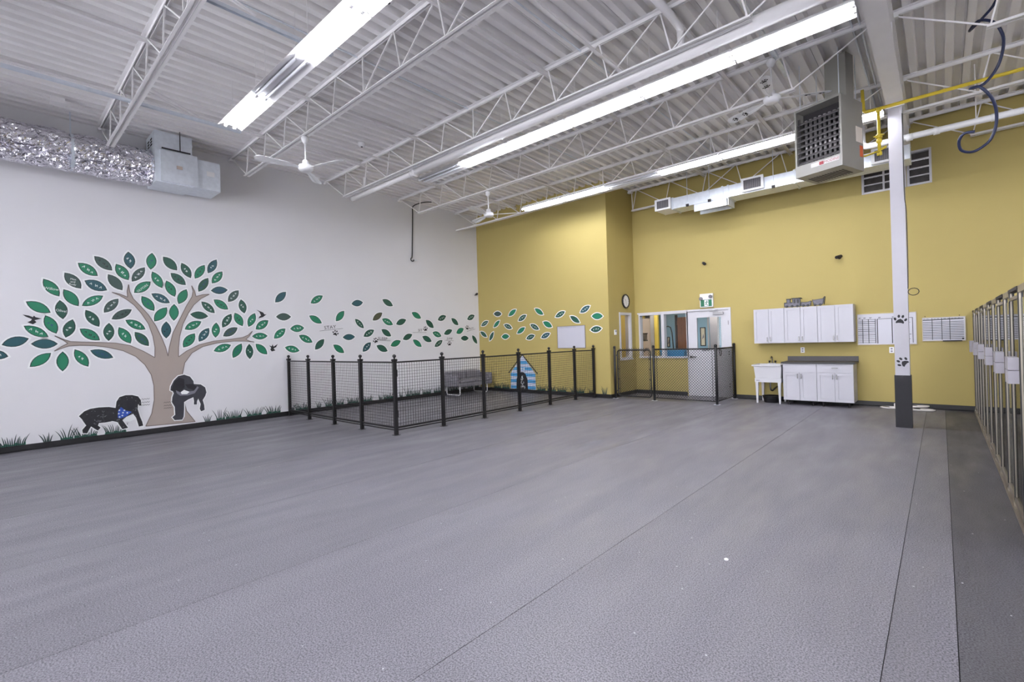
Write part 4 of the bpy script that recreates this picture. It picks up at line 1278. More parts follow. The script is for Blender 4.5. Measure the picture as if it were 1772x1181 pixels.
ex = thing('exit_sign', 'white and green running-man exit sign above the white door', 'sign', (6.72, YB, 2.235))
MB().plate(BACK, rect(6.565, 6.88, 2.235, 2.57), 0, .06).build('sign_housing', PLASTIC_W, ex)
gs = MB().plate(BACK, rect(6.585, 6.855, 2.255, 2.42), .06, .064).build('green_panel', mat('exit_green', (16, 98, 66), 0.4, emit=0.15), ex)
wm = MB().plate(BACK, rect(6.675, 6.775, 2.265, 2.412), .064, .066)
wm.build('white_doorway', PLASTIC_W, gs)
rm = MB()
rm.plate(BACK, disc(6.742, 2.388, .012), .066, .068)
strokes(rm, BACK, [[(6.735, 2.372), (6.722, 2.33)], [(6.735, 2.368), (6.755, 2.35), (6.768, 2.36)], [(6.735, 2.368), (6.712, 2.36), (6.70, 2.34)], [(6.722, 2.33), (6.74, 2.305), (6.755, 2.275)], [(6.722, 2.33), (6.712, 2.30), (6.69, 2.295)]], .014, .068)
rm.build('running_figure', MATS['exit_green'], gs)
for u, v in ((6.60, 2.45), (6.835, 2.49)):
    MB().lathe([(.035, 0), (.042, -.02), (.042, -.05), (.03, -.055)], (u, YB - .06, v), 14, 'y').build('emergency_lamp', mat('lamp_grey', (120, 118, 124), 0.3), ex, True)

ck = thing('wall_clock', 'round black-rimmed wall clock above the narrow window', 'clock', (XB, 11.57, 2.33))
MB().lathe([(.155, 0.0), (.19, 0.002), (.192, .03), (.175, .04), (.16, .034), (.155, .02)], (XB, 11.57, 2.515), 32, 'x').build('rim', BLACK, ck, True)
MB().plate(SIDE, disc(11.57, 2.515, .156, n=28), .0, .021).build('dial', PLASTIC_W, ck)
mb = MB()
for k in range(12):
    a = R(30 * k)
    strokes(mb, SIDE, [[(11.57 + .118 * math.sin(a), 2.515 + .118 * math.cos(a)), (11.57 + .142 * math.sin(a), 2.515 + .142 * math.cos(a))]], .010, .0225)
mb.build('hour_marks', INK, ck)
mb = MB()
for a, L, w in ((322, .075, .011), (163, .11, .008)):
    strokes(mb, SIDE, [[(11.57, 2.515), (11.57 + L * math.sin(R(a)), 2.515 + L * math.cos(R(a)))]], w, .024)
mb.build('hands', INK, ck)
th = thing('thermostat', 'small white thermostat on the yellow side wall', 'thermostat', (XB, 10.98, 1.62))
MB().plate(SIDE, rect(10.94, 11.03, 1.62, 1.75), 0, .025).build('case', PLASTIC_W, th)
MB().plate(SIDE, rect(10.955, 11.015, 1.69, 1.735), .025, .027).build('display', INK_GREY, th)
for fr, u, v, yaw, lab in ((BACK, 6.69, 3.32, -60, 'black bullet camera on yellow wall above the exit sign'), (BACK, 9.48, 3.09, -120, 'black bullet camera on yellow wall above the wall cabinets')):
    t = thing('security_camera', lab, 'camera', fr.p(u, v, 0))
    MB().lathe([(.035, 0), (.035, -.02), (.012, -.025), (.012, -.06)], tuple(fr.p(u, v, 0)), 12, 'y').build('mount', DARK, t, True)
    c = fr.p(u, v + .01, .075)
    d = Vector((math.cos(R(yaw)), math.sin(R(yaw)), -.25)).normalized()
    MB().tube([c - d * .06, c + d * .07, c + d * .085], [.032, .034, .028], 12).build('camera_body', DARK, t, True)
t = thing('security_camera', 'small black camera in the corner between white and yellow walls', 'camera', (0.0, 10.55, 3.02))
MB().bar((0.0, 10.55, 3.03), (0.06, 10.56, 3.05), .02).build('mount', DARK, t)
MB().tube([(0.05, 10.6, 3.08), (0.1, 10.52, 3.05)], .035, 10).build('camera_body', DARK, t, True)

# paw prints on the column
for u, v, rt, lab in ((10.562, 1.698, -.15, 'upper black paw print sticker on the white column'), (10.574, 1.03, .9, 'lower black paw print sticker just above the charcoal pad')):
    t = thing('paw_sticker', lab, 'sticker', COLUMN_FACE.p(u, v - .07, 0))
    mb = MB()
    paw(mb, COLUMN_FACE, u, v, .155, rt, 0, .0015)
    mb.build('paw_print', INK, t)

# sofa in the pen
sf = thing('sofa', 'small grey fabric sofa with white sled legs inside the pen', 'sofa', (0.42, 9.8, 0))
def soft(x0, x1, y0, y1, z0, z1, name, parent=sf, b=.03):
    m = MB()
    lv = []
    for z, i in ((z0, b), (z0 + b, 0), (z1 - b, 0), (z1, b)):
        lv.append([(x0 + i, y0 + b, z), (x0 + b, y0 + i, z), (x1 - b, y0 + i, z), (x1 - i, y0 + b, z), (x1 - i, y1 - b, z), (x1 - b, y1 - i, z), (x0 + b, y1 - i, z), (x0 + i, y1 - b, z)])
    vs = [p for r_ in lv for p in r_]
    fs = [(i * 8 + j, i * 8 + (j + 1) % 8, (i + 1) * 8 + (j + 1) % 8, (i + 1) * 8 + j) for i in range(3) for j in range(8)] + [tuple(range(7, -1, -1)), tuple(range(24, 32))]
    m.add(vs, fs)
    return m.build(name, FABRIC, parent)
soft(.06, .74, 9.02, 9.14, .26, .60, 'armrest')
soft(.06, .74, 10.38, 10.50, .26, .60, 'armrest')
soft(.05, .24, 9.14, 10.38, .26, .69, 'backrest')
soft(.22, .76, 9.145, 9.755, .36, .46, 'seat_cushion')
soft(.22, .76, 9.765, 10.375, .36, .46, 'seat_cushion')
soft(.20, .36, 9.16, 9.75, .44, .68, 'back_cushion')
soft(.20, .36, 9.77, 10.36, .44, .68, 'back_cushion')
MB().box(.12, .74, 9.10, 10.42, .26, .36).build('seat_base', FABRIC, sf)
for y in (9.18, 10.28):
    MB().tube([(.70, y, .27), (.70, y, .05), (.67, y, .016), (.15, y, .016), (.12, y, .05), (.12, y, .27)], .014, 8).build('sled_leg', PLASTIC_W, sf, True)

# trays by the baseboard
TRAYW = mat('white_tray_plastic', (228, 222, 218), 0.4)
def tray(x, y, rx, ry, rz, z0, label, block=False, tilt=0):
    t = thing('dog_dish_tray', label, 'tray', (x, y, z0), R(rz))
    m = MB()
    n = 24
    prof = [(.86, 0.0), (1.0, .012), (1.0, .03), (.90, .034), (.82, .014), (.3, .012)]
    vs = [(rx * a * math.cos(2 * math.pi * j / n), ry * a * math.sin(2 * math.pi * j / n), h + tilt * rx * a * math.cos(2 * math.pi * j / n)) for a, h in prof for j in range(n)]
    fs = [(i * n + j, i * n + (j + 1) % n, (i + 1) * n + (j + 1) % n, (i + 1) * n + j) for i in range(5) for j in range(n)] + [tuple(5 * n + j for j in range(n)), tuple(range(n - 1, -1, -1))]
    m.add(vs, fs)
    m.build('tray_rim', TRAYW, t, True, True)
    MB().lathe([(.045, .012), (.06, .03), (.055, .032), (.04, .02)], (-rx * .45, 0, tilt * -rx * .45), 16).build('dish', CHROME, t, True, True)
    if block:
        MB().box(rx * .3, rx * .3 + .1, -.05, .05, .014, .1).build('feeder_block', TRAYW, t, local=True)
tray(10.27, 11.87, .17, .10, 0, 0.0, 'white oval dish tray with feeder block left of column base', True)
tray(10.74, 11.80, .19, .11, -8, 0.0, 'white oval dish tray on the floor right of the column')
tray(10.68, 11.92, .16, .08, 4, 0.045, 'white oval tray propped on another tray right of column', False, .04)
tag(MB().lathe([(.012, 0), (.016, .006), (.01, .012), (.004, .013)], (9.909, 3.368, 0), 8).build('paper_scrap', PLASTIC_W, smooth=True), 'tiny white scrap lying on the rubber floor', 'scrap')

# wall decal outlines, in wall coordinates (metres along the wall, metres up)
TREE_LEAVES = [(0.698, 2.801, 0.888, 2.517, 0.159), (0.959, 2.926, 1.164, 2.665, 0.17), (1.132, 3.11, 1.389, 2.903, 0.165), (1.348, 3.25, 1.589, 3.017, 0.158),
  (1.643, 3.142, 1.817, 2.861, 0.176), (1.824, 3.386, 1.853, 3.07, 0.166), (2.18, 3.405, 2.15, 3.084, 0.159), (2.348, 3.352, 2.569, 3.108, 0.169),
  (2.644, 3.264, 2.795, 2.974, 0.152), (3.04, 3.261, 2.862, 2.969, 0.144), (3.257, 3.394, 3.093, 3.097, 0.147), (3.357, 3.157, 3.159, 2.896, 0.151),
  (3.097, 3.002, 2.918, 2.712, 0.146), (3.136, 2.746, 3.448, 2.78, 0.155), (3.655, 2.784, 3.448, 2.531, 0.152), (3.183, 2.568, 3.444, 2.372, 0.155),
  (2.963, 2.518, 3.195, 2.29, 0.142), (3.692, 2.594, 3.755, 2.296, 0.152), (2.764, 2.259, 3.077, 2.221, 0.152), (2.953, 2.117, 2.665, 1.958, 0.152),
  (3.503, 2.282, 3.326, 1.994, 0.151), (3.566, 2.307, 3.712, 2.025, 0.159), (3.965, 2.309, 3.826, 2.01, 0.152), (4.237, 2.155, 3.97, 1.956, 0.169),
  (3.613, 1.994, 3.335, 1.814, 0.153), (3.217, 2.098, 3.195, 1.786, 0.151), (3.084, 1.986, 2.899, 1.711, 0.152), (2.835, 1.878, 2.632, 1.603, 0.168),
  (3.892, 1.807, 4.212, 1.811, 0.15), (3.479, 1.631, 3.155, 1.514, 0.155), (3.681, 1.656, 3.506, 1.357, 0.156), (3.83, 1.645, 3.835, 1.318, 0.151),
  (3.961, 1.642, 4.193, 1.405, 0.153), (2.462, 3.05, 2.706, 2.832, 0.159), (2.172, 3.052, 2.322, 2.747, 0.154), (2.063, 3.12, 1.863, 2.838, 0.145),
  (1.528, 2.946, 1.724, 2.67, 0.163), (1.21, 2.81, 1.511, 2.658, 0.176), (2.145, 2.859, 1.89, 2.633, 0.161), (2.388, 2.897, 2.521, 2.591, 0.156),
  (2.716, 2.75, 2.576, 2.452, 0.158), (2.15, 2.634, 2.436, 2.468, 0.149), (2.001, 2.579, 2.187, 2.308, 0.159), (2.505, 2.45, 2.491, 2.126, 0.158),
  (2.387, 2.383, 2.182, 2.109, 0.162), (2.369, 2.111, 2.361, 1.785, 0.161), (1.454, 2.558, 1.167, 2.368, 0.144), (1.664, 2.516, 1.457, 2.256, 0.142),
  (0.94, 2.642, 1.125, 2.36, 0.159), (0.891, 2.456, 0.924, 2.133, 0.157), (0.488, 2.415, 0.776, 2.239, 0.159), (1.851, 2.325, 1.559, 2.141, 0.141),
  (1.213, 2.3, 1.388, 2.005, 0.155), (1.753, 2.131, 2.046, 1.959, 0.149), (0.71, 2.196, 0.839, 1.888, 0.155), (1.046, 2.134, 0.949, 1.82, 0.154),
  (0.455, 2.02, 0.742, 1.835, 0.144), (1.13, 1.973, 1.392, 1.768, 0.158), (1.523, 2.076, 1.51, 1.753, 0.154), (1.657, 1.999, 1.821, 1.701, 0.163),
  (1.884, 1.913, 2.088, 1.647, 0.155), (0.205, 1.716, 0.512, 1.814, 0.158), (0.531, 1.725, 0.853, 1.718, 0.161), (0.766, 1.569, 0.511, 1.349, 0.148),
  (0.908, 1.588, 0.9, 1.252, 0.156), (1.058, 1.619, 1.228, 1.311, 0.152), (1.258, 1.594, 1.568, 1.453, 0.148), (0.052, 1.591, 0.276, 1.53, 0.14)]
WHITE_LEAVES = [(4.638, 2.807, 4.394, 2.557, 0.157), (5.502, 2.764, 5.201, 2.569, 0.157), (4.403, 2.236, 4.734, 2.242, 0.166), (5.157, 2.277, 5.459, 2.1, 0.151),
  (6.045, 2.412, 5.82, 2.153, 0.162), (6.25, 2.595, 6.572, 2.645, 0.164), (7.148, 2.746, 7.471, 2.586, 0.16), (7.136, 2.394, 6.838, 2.187, 0.158),
  (6.335, 2.218, 6.575, 1.98, 0.137), (5.03, 1.987, 4.706, 1.967, 0.169), (4.601, 1.973, 4.345, 1.751, 0.161), (4.902, 1.817, 5.216, 1.647, 0.158),
  (5.506, 1.719, 5.274, 1.472, 0.156), (4.576, 1.548, 4.905, 1.457, 0.154), (5.733, 1.578, 6.011, 1.367, 0.155), (5.985, 1.754, 6.32, 1.764, 0.154),
  (6.873, 1.934, 6.56, 1.769, 0.163), (7.121, 2.23, 7.454, 2.076, 0.165), (7.888, 2.217, 7.557, 2.092, 0.163), (7.094, 1.949, 7.387, 1.766, 0.158),
  (6.767, 1.613, 6.522, 1.377, 0.161), (6.929, 1.525, 7.263, 1.366, 0.168), (7.693, 1.633, 7.36, 1.505, 0.164), (8.081, 1.807, 7.762, 1.672, 0.159),
  (8.084, 2.425, 8.403, 2.265, 0.161), (8.096, 1.658, 8.394, 1.451, 0.153), (8.426, 1.745, 8.759, 1.595, 0.16), (8.569, 2.217, 8.849, 1.989, 0.164),
  (9.331, 2.35, 9.011, 2.223, 0.162), (8.801, 1.86, 9.127, 1.744, 0.162), (9.167, 1.621, 8.861, 1.438, 0.15), (9.557, 1.926, 9.23, 1.804, 0.155),
  (9.536, 2.283, 9.813, 2.079, 0.154), (10.027, 1.971, 9.719, 1.827, 0.172), (10.509, 2.392, 10.187, 2.256, 0.164), (9.893, 1.671, 10.225, 1.666, 0.156),
  (10.381, 1.757, 10.588, 1.482, 0.141)]
YELLOW_LEAVES = [(0.674, 2.405, 1.008, 2.38, 0.154), (1.61, 2.475, 1.292, 2.306, 0.142), (2.001, 2.289, 1.683, 2.135, 0.141), (2.327, 2.455, 2.636, 2.265, 0.137),
  (3.39, 2.306, 3.059, 2.17, 0.137), (4.198, 2.403, 3.884, 2.245, 0.141), (4.241, 2.129, 4.575, 2.11, 0.162), (3.556, 2.168, 3.864, 1.975, 0.136),
  (0.424, 2.188, 0.1, 2.054, 0.135), (0.927, 2.182, 0.649, 1.981, 0.125), (1.1, 2.044, 1.424, 1.921, 0.138), (2.617, 2.056, 2.935, 1.9, 0.152),
  (2.145, 2.006, 2.466, 1.848, 0.134), (1.939, 1.928, 1.619, 1.759, 0.136), (0.05, 1.87, 0.347, 1.691, 0.128), (0.644, 1.844, 0.453, 1.565, 0.127),
  (0.986, 1.678, 1.299, 1.684, 0.153), (2.292, 1.683, 1.974, 1.591, 0.141), (2.856, 1.723, 2.532, 1.608, 0.138), (4.19, 1.766, 4.532, 1.797, 0.155)]
TRUNK = [(2.006, 0.156), (2.102, 0.379), (2.146, 0.629), (2.147, 0.902),
  (2.111, 1.109), (2.02, 1.301), (1.889, 1.459), (1.709, 1.572),
  (1.508, 1.637), (1.313, 1.675), (1.124, 1.686), (0.986, 1.677),
  (0.896, 1.64), (0.806, 1.597), (0.896, 1.671), (0.976, 1.721),
  (0.921, 1.777), (0.816, 1.852), (0.921, 1.792), (1.011, 1.751),
  (1.149, 1.742), (1.362, 1.731), (1.61, 1.712), (1.815, 1.661),
  (1.999, 1.555), (2.174, 1.426), (2.181, 1.617), (2.156, 1.822),
  (2.093, 2.061), (1.988, 2.262), (1.885, 2.41), (1.782, 2.505),
  (1.681, 2.576), (1.575, 2.626), (1.681, 2.602), (1.796, 2.549),
  (1.791, 2.654), (1.815, 2.782), (1.828, 2.656), (1.875, 2.526),
  (1.978, 2.396), (2.097, 2.23), (2.203, 2.027), (2.295, 1.786),
  (2.348, 1.612), (2.381, 1.444), (2.406, 1.61), (2.471, 1.888),
  (2.58, 2.135), (2.707, 2.422), (2.804, 2.605), (2.825, 2.714),
  (2.803, 2.827), (2.853, 2.723), (2.872, 2.615), (2.992, 2.658),
  (3.108, 2.671), (2.959, 2.576), (2.83, 2.444), (2.734, 2.279),
  (2.638, 2.064), (2.578, 1.817), (2.555, 1.606), (2.55, 1.422),
  (2.685, 1.53), (2.903, 1.649), (3.161, 1.717), (3.462, 1.748),
  (3.705, 1.783), (3.814, 1.832), (3.903, 1.917), (3.831, 1.8),
  (3.768, 1.743), (3.846, 1.703), (3.933, 1.682), (3.739, 1.705),
  (3.529, 1.709), (3.225, 1.678), (2.965, 1.611), (2.775, 1.491),
  (2.649, 1.301), (2.597, 1.038), (2.602, 0.649), (2.655, 0.359),
  (2.796, 0.125)]
DOG_A = [(1.086, 0.468), (1.157, 0.543), (1.234, 0.576), (1.351, 0.587),
  (1.484, 0.579), (1.578, 0.55), (1.594, 0.662), (1.637, 0.737),
  (1.721, 0.763), (1.819, 0.756), (1.904, 0.722), (1.943, 0.649),
  (1.949, 0.549), (1.922, 0.547), (1.901, 0.582), (1.892, 0.493),
  (1.924, 0.344), (1.954, 0.249), (1.969, 0.156), (1.908, 0.139),
  (1.895, 0.204), (1.866, 0.334), (1.825, 0.411), (1.726, 0.371),
  (1.669, 0.317), (1.722, 0.212), (1.746, 0.169), (1.665, 0.153),
  (1.638, 0.207), (1.599, 0.292), (1.532, 0.32), (1.424, 0.309),
  (1.345, 0.312), (1.331, 0.271), (1.366, 0.228), (1.329, 0.182),
  (1.291, 0.217), (1.24, 0.268), (1.214, 0.221), (1.187, 0.158),
  (1.13, 0.17), (1.125, 0.227), (1.177, 0.295), (1.143, 0.367),
  (1.123, 0.413)]
DOG_A_BANDANA = [(1.654, 0.558), (1.611, 0.493), (1.604, 0.371), (1.642, 0.351),
  (1.726, 0.38), (1.805, 0.45), (1.714, 0.488)]
DOG_A_CHEST = [(1.679, 0.289), (1.711, 0.342), (1.825, 0.39), (1.86, 0.313),
  (1.78, 0.278)]
DOG_A_PAWS = [(1.906, 0.166), (1.97, 0.174), (1.971, 0.127), (1.912, 0.125)]
DOG_A_MUZZLE = [(1.733, 0.673), (1.818, 0.681), (1.859, 0.623), (1.842, 0.517),
  (1.784, 0.471), (1.729, 0.522)]
DOG_B = [(2.402, 0.786), (2.411, 0.86), (2.461, 0.969), (2.535, 1.049),
  (2.632, 1.07), (2.729, 1.025), (2.785, 0.933), (2.791, 0.874),
  (2.909, 0.854), (2.984, 0.789), (3.003, 0.688), (2.979, 0.612),
  (2.934, 0.538), (2.957, 0.437), (2.963, 0.338), (2.903, 0.317),
  (2.879, 0.369), (2.898, 0.464), (2.859, 0.576), (2.836, 0.53),
  (2.831, 0.462), (2.781, 0.468), (2.786, 0.535), (2.776, 0.614),
  (2.685, 0.576), (2.618, 0.535), (2.615, 0.402), (2.603, 0.25),
  (2.578, 0.197), (2.458, 0.204), (2.42, 0.266), (2.468, 0.307),
  (2.464, 0.459), (2.42, 0.558), (2.43, 0.651), (2.455, 0.724),
  (2.44, 0.763)]
DOG_B_COLLAR = [(2.488, 0.778), (2.567, 0.728), (2.672, 0.731), (2.788, 0.739),
  (2.849, 0.821), (2.873, 0.799), (2.803, 0.689), (2.687, 0.658),
  (2.557, 0.666), (2.503, 0.719)]
DOG_B_CHEST = [(2.567, 0.732), (2.624, 0.774), (2.713, 0.727), (2.671, 0.687),
  (2.582, 0.692)]
DOG_B_EAR = [(2.417, 0.785), (2.469, 0.95), (2.55, 1.019), (2.63, 0.984),
  (2.634, 0.821), (2.559, 0.742), (2.48, 0.75)]
DOG_B_MUZZLE = [(2.643, 0.878), (2.775, 0.876), (2.837, 0.812), (2.805, 0.747),
  (2.69, 0.797)]
BIRD_A = [(0.446, 2.202), (0.518, 2.187), (0.565, 2.162), (0.577, 2.188),
  (0.595, 2.163), (0.666, 2.139), (0.612, 2.121), (0.582, 2.112),
  (0.605, 2.079), (0.562, 2.045), (0.498, 2.078), (0.54, 2.103),
  (0.552, 2.129), (0.482, 2.169)]
BIRD_B = [(3.996, 2.383), (4.131, 2.326), (4.162, 2.282), (4.205, 2.289),
  (4.128, 2.225), (4.064, 2.206), (4.032, 2.189), (4.054, 2.235),
  (4.087, 2.258), (4.057, 2.335)]
BIRD_C = [(4.24, 1.602), (4.293, 1.578), (4.312, 1.623), (4.332, 1.57),
  (4.422, 1.627), (4.385, 1.559), (4.331, 1.531), (4.367, 1.484),
  (4.29, 1.464), (4.259, 1.511), (4.281, 1.544)]

# ================================================================== WALL DECALS
def leaf_mesh(fr, L, tone):
    m = MB()
    u0, v0, u1, v1, w = L
    ln = math.hypot(u1 - u0, v1 - v0)
    m.slot = 0
    m.plate(fr, lens(u0, v0, u1, v1, w, grow=0.022), 0.0, 0.0012)
    m.slot = 1
    m.plate(fr, lens(u0, v0, u1, v1, w), 0.0, 0.0022)
    m.slot = 2
    m.plate(fr, lens(u0, v0, u1, v1, w, grow=-0.011), 0.0, 0.0032)
    return m
def scrawl(fr, L, seed, parent, ink, size=.5):
    """loose handwriting along a leaf"""
    rnd = random.Random(seed)
    u0, v0, u1, v1, w = L
    if u1 < u0:
        u0, v0, u1, v1 = u1, v1, u0, v0
    d = Vector((u1 - u0, v1 - v0))
    ln = d.length
    d.normalize()
    if abs(d.y) > .86:
        d = Vector((.5, d.y * .6)).normalized()
        span = w * .62
    else:
        span = ln * size
    s = Vector((-d.y, d.x))
    c = Vector(((u0 + u1) / 2, (v0 + v1) / 2))
    n = max(5, int(span / .026))
    pts = []
    for k in range(n * 2 + 1):
        q = c + d * (span * (k / (n * 2) - .5)) + s * (w * .13 * (1 if k % 2 else -1) * rnd.uniform(.4, 1.1))
        pts.append((q.x, q.y))
    lines = [pts[i:i + 3 + (i // 3) % 3] for i in range(0, len(pts) - 1, 5)]
    return tag(strokes(MB(), fr, lines, .008, .0042).build('lettering', ink, parent), kind='stuff')

tones = 'gkgkg tgddg tgdtk gdddg dgggk gtggg gdgdg kktgg gtggg tgkgd gkdgg dggdg dttgg gtt'.replace(' ', '')
tones = (tones + 'g' * 80)[:len(TREE_LEAVES)]
tree = thing('tree_decal', 'large taupe tree decal with green name leaves on white wall', 'wall decal', (0, 2.4, 0.1))
m = MB()
m.plate(LEFT, TRUNK, 0.0, 0.0016)
m.build('trunk', TAUPE, tree)
em = MB()
strokes(em, LEFT, [TRUNK + TRUNK[:1]], .014, .0022)
em.build('trunk_outline', TAUPE_EDGE, tree)
names = {0: ('Willow', INK_WHITE), 1: ('Max\nand\nRudy', INK_WHITE), 13: ('TYLEE', INK_BLUE), 38: ('GILMORE', INK_WHITE), 48: ('BAXTER', LEAF['g']), 49: ('Olive!', INK_WHITE)}
plain = {7, 18, 32, 40, 43, 44, 50, 61, 62, 63, 64, 36}
for i, L in enumerate(TREE_LEAVES):
    o = leaf_mesh(LEFT, L, tones[i]).build('leaf', [STICKER, LEAF_EDGE, LEAF[tones[i]]], tree)
    u, v = (L[0] + L[2]) / 2, (L[1] + L[3]) / 2
    if i in names:
        s, ink = names[i]
        d = Vector((L[2] - L[0], L[3] - L[1]))
        if d.x < 0: d = -d
        rot = math.atan2(d.y, d.x)
        if abs(rot) > 1.0 or i in (0, 1): rot *= .12
        ln = max(len(q) for q in s.split('\n')) * (2.0 if '\n' in s else 1)
        text('lettering', s, min(.13, 1.35 * (Vector((L[2] - L[0], L[3] - L[1])).length * .8) / ln), LEFT, u, v - .02, rot, ink, o, .0045)
    elif i not in plain:
        scrawl(LEFT, L, i, o, INK_WHITE if i % 3 else (INK if i % 2 else INK_BLUE))

def where_w(u):
    for lim, w in ((5.2, ' just past the tree crown'), (6.4, ' around the word STAY'), (7.7, ' around the word SLEEP'), (8.9, ' around the word SIT'), (9.8, ' around the word JUMP')):
        if u < lim: return w
    return ' around the word RUN'
def where_y(u):
    return ' next to the white corner' if u < .95 else (' above the doghouse' if u < 2.35 else (' between doghouse and whiteboard' if u < 3.0 else ' over or beside the whiteboard'))
wt = 'tgkggtdodgggdggtdgddtdgdggdddgdddgddd'
for i, L in enumerate(WHITE_LEAVES):
    tone = wt[i]
    wr = i in (1, 8, 9, 10, 11, 13, 16, 17, 20, 28, 29, 30, 34)
    word = {'g': 'green', 'd': 'dark green', 'k': 'grey-green', 't': 'teal green', 'o': 'olive'}[tone]
    t = thing('leaf_decal', word + (' leaf decal with handwriting' if wr else ' unmarked leaf decal') + (' high on the white wall' if L[1] > 2.35 else ' on the white wall') + where_w((L[0] + L[2]) / 2), 'wall decal', LEFT.p((L[0] + L[2]) / 2, min(L[1], L[3]), 0), group='loose leaf decals on the white wall')
    o = leaf_mesh(LEFT, L, tone).build('leaf', [STICKER, LEAF_EDGE, LEAF[tone]], t)
    if wr:
        scrawl(LEFT, L, 100 + i, o, INK_WHITE)
yt = 'kgdgdtgddgdgdgddgdtd'
for i, L in enumerate(YELLOW_LEAVES):
    tone = yt[i]
    wr = i in (2, 4, 5, 8, 10, 12, 17, 18, 19)
    word = {'g': 'green', 'd': 'dark green', 'k': 'grey-green', 't': 'teal green'}[tone]
    t = thing('leaf_decal', word + (' leaf decal with handwriting' if wr else ' unmarked leaf decal') + ' on the yellow wall' + where_y((L[0] + L[2]) / 2), 'wall decal', BOXOUT.p((L[0] + L[2]) / 2, min(L[1], L[3]), 0), group='loose leaf decals on the yellow wall')
    o = leaf_mesh(BOXOUT, L, tone).build('leaf', [STICKER, LEAF_EDGE, LEAF[tone]], t)
    if wr:
        scrawl(BOXOUT, L, 200 + i, o, INK_WHITE)

# words with paw prints
for s, u, v, lu, lv, pu, pv, pr, size, lab in (
        ('STAY', 5.665, 2.0, (5.40, 6.0), (1.915, 1.975), 5.80, 1.865, -.3, .115, 'black wall lettering STAY over a line with paw print'),
        ('SLEEP', 7.12, 1.70, (7.0, 7.36), (1.665, 1.64), 6.91, 1.66, .3, .105, 'black wall lettering SLEEP beside a paw print'),
        ('SIT', 8.36, 1.92, (8.10, 8.58), (1.86, 1.855), 8.545, 1.965, .2, .10, 'black wall lettering SIT over a line with paw print'),
        ('JUMP', 9.45, 1.665, (9.27, 9.6), (1.62, 1.60), 9.43, 1.52, .1, .085, 'black wall lettering JUMP above a paw print'),
        ('RUN', 10.36, 1.975, (10.16, 10.52), (1.88, 1.955), 10.18, 2.0, -.2, .075, 'black wall lettering RUN beside a paw print near the corner')):
    t = thing('word_decal', lab, 'wall decal', LEFT.p(u, v - .1, 0))
    text('lettering', s, size, LEFT, u, v, math.atan2(lv[1] - lv[0], lu[1] - lu[0]), INK, t, .002, 1.15)
    strokes(MB(), LEFT, [[(lu[0], lv[0]), (lu[1], lv[1])]], .007, .002).build('underline', INK, t)
    mb = MB()
    paw(mb, LEFT, pu, pv, .15, pr, 0, .002)
    mb.build('paw_print', INK, t)

# birds
for P, lab in ((BIRD_A, 'black bird decal with spread wings left of the tree crown'), (BIRD_B, 'black bird decal flying off at the right of crown'), (BIRD_C, 'black bird decal with raised wings below the crown tip')):
    tag(MB().plate(LEFT, P, 0.0, 0.002).build('bird_decal', BLACK_VINYL), lab, 'wall decal')

# dog decals
FUR = mat('black_fur_print', (34, 34, 38), 0.6, var=0.6, scale=26)
FUR2 = mat('charcoal_fur_print', (58, 58, 66), 0.6, var=0.25, scale=12)
FUR_D = mat('dark_fur_print', (30, 30, 36), 0.6, var=0.3, scale=12)
def grown(P, g):
    n = len(P)
    c = [Vector(p) for p in P]
    ar = sum(c[i].x * c[(i + 1) % n].y - c[(i + 1) % n].x * c[i].y for i in range(n))
    out = []
    for i in range(n):
        d = (c[(i + 1) % n] - c[i - 1])
        nn = Vector((d.y, -d.x)).normalized() * (1 if ar > 0 else -1)
        out.append(tuple(c[i] + nn * g))
    return out
d1 = thing('dog_decal', 'photo decal of a shaggy black dog with a blue bandana', 'wall decal', (0, 1.6, 0.1))
MB().plate(OVER_TREE, grown(DOG_A, .018), 0, .003).build('white_border', STICKER, d1)
MB().plate(OVER_TREE, DOG_A, 0, .0045).build('dog_figure', FUR, d1)
rnd = random.Random(5)
fl = []
for k in range(90):
    i = rnd.randrange(len(DOG_A))
    a, b = Vector(DOG_A[i]), Vector(DOG_A[(i + 14) % len(DOG_A)])
    q = a.lerp(b, rnd.uniform(.06, .45))
    e = q + Vector((rnd.uniform(-.03, .01), rnd.uniform(-.03, 0)))
    fl.append([tuple(q), tuple(e)])
def inside(p, P):
    r_ = False
    for i in range(len(P)):
        a, b = P[i], P[i - 1]
        if (a[1] > p[1]) != (b[1] > p[1]) and p[0] < (b[0] - a[0]) * (p[1] - a[1]) / (b[1] - a[1]) + a[0]:
            r_ = not r_
    return r_
strokes(MB(), OVER_TREE, [l for l in fl if inside(l[0], DOG_A) and inside(l[1], DOG_A)], .006, .0052).build('fur_highlights', mat('fur_grey', (112, 112, 118), 0.6), d1)
MB().plate(OVER_TREE, DOG_A_CHEST, 0, .0062).build('white_chest', STICKER, d1)
MB().plate(OVER_TREE, DOG_A_PAWS, 0, .0062).build('white_paw', STICKER, d1)
MB().plate(OVER_TREE, DOG_A_MUZZLE, 0, .0055).build('muzzle', FUR_D, d1)
bn = MB().plate(OVER_TREE, DOG_A_BANDANA, 0, .0068).build('bandana', mat('blue_bandana', (48, 84, 176), 0.6), d1)
sm = MB()
cx = sum(p[0] for p in DOG_A_BANDANA) / len(DOG_A_BANDANA)
cz = sum(p[1] for p in DOG_A_BANDANA) / len(DOG_A_BANDANA)
for du, dv in ((-.05, .06), (.0, .01), (-.05, -.06), (.06, .0), (-.01, -.04), (-.06, 0), (.02, .05)):
    star = [(cx + du + (.018 if k % 2 == 0 else .008) * math.sin(R(36 * k)), cz + dv + (.018 if k % 2 == 0 else .008) * math.cos(R(36 * k))) for k in range(10)]
    sm.plate(OVER_TREE, star, .0068, .0075)
sm.build('stars', INK_WHITE, bn)
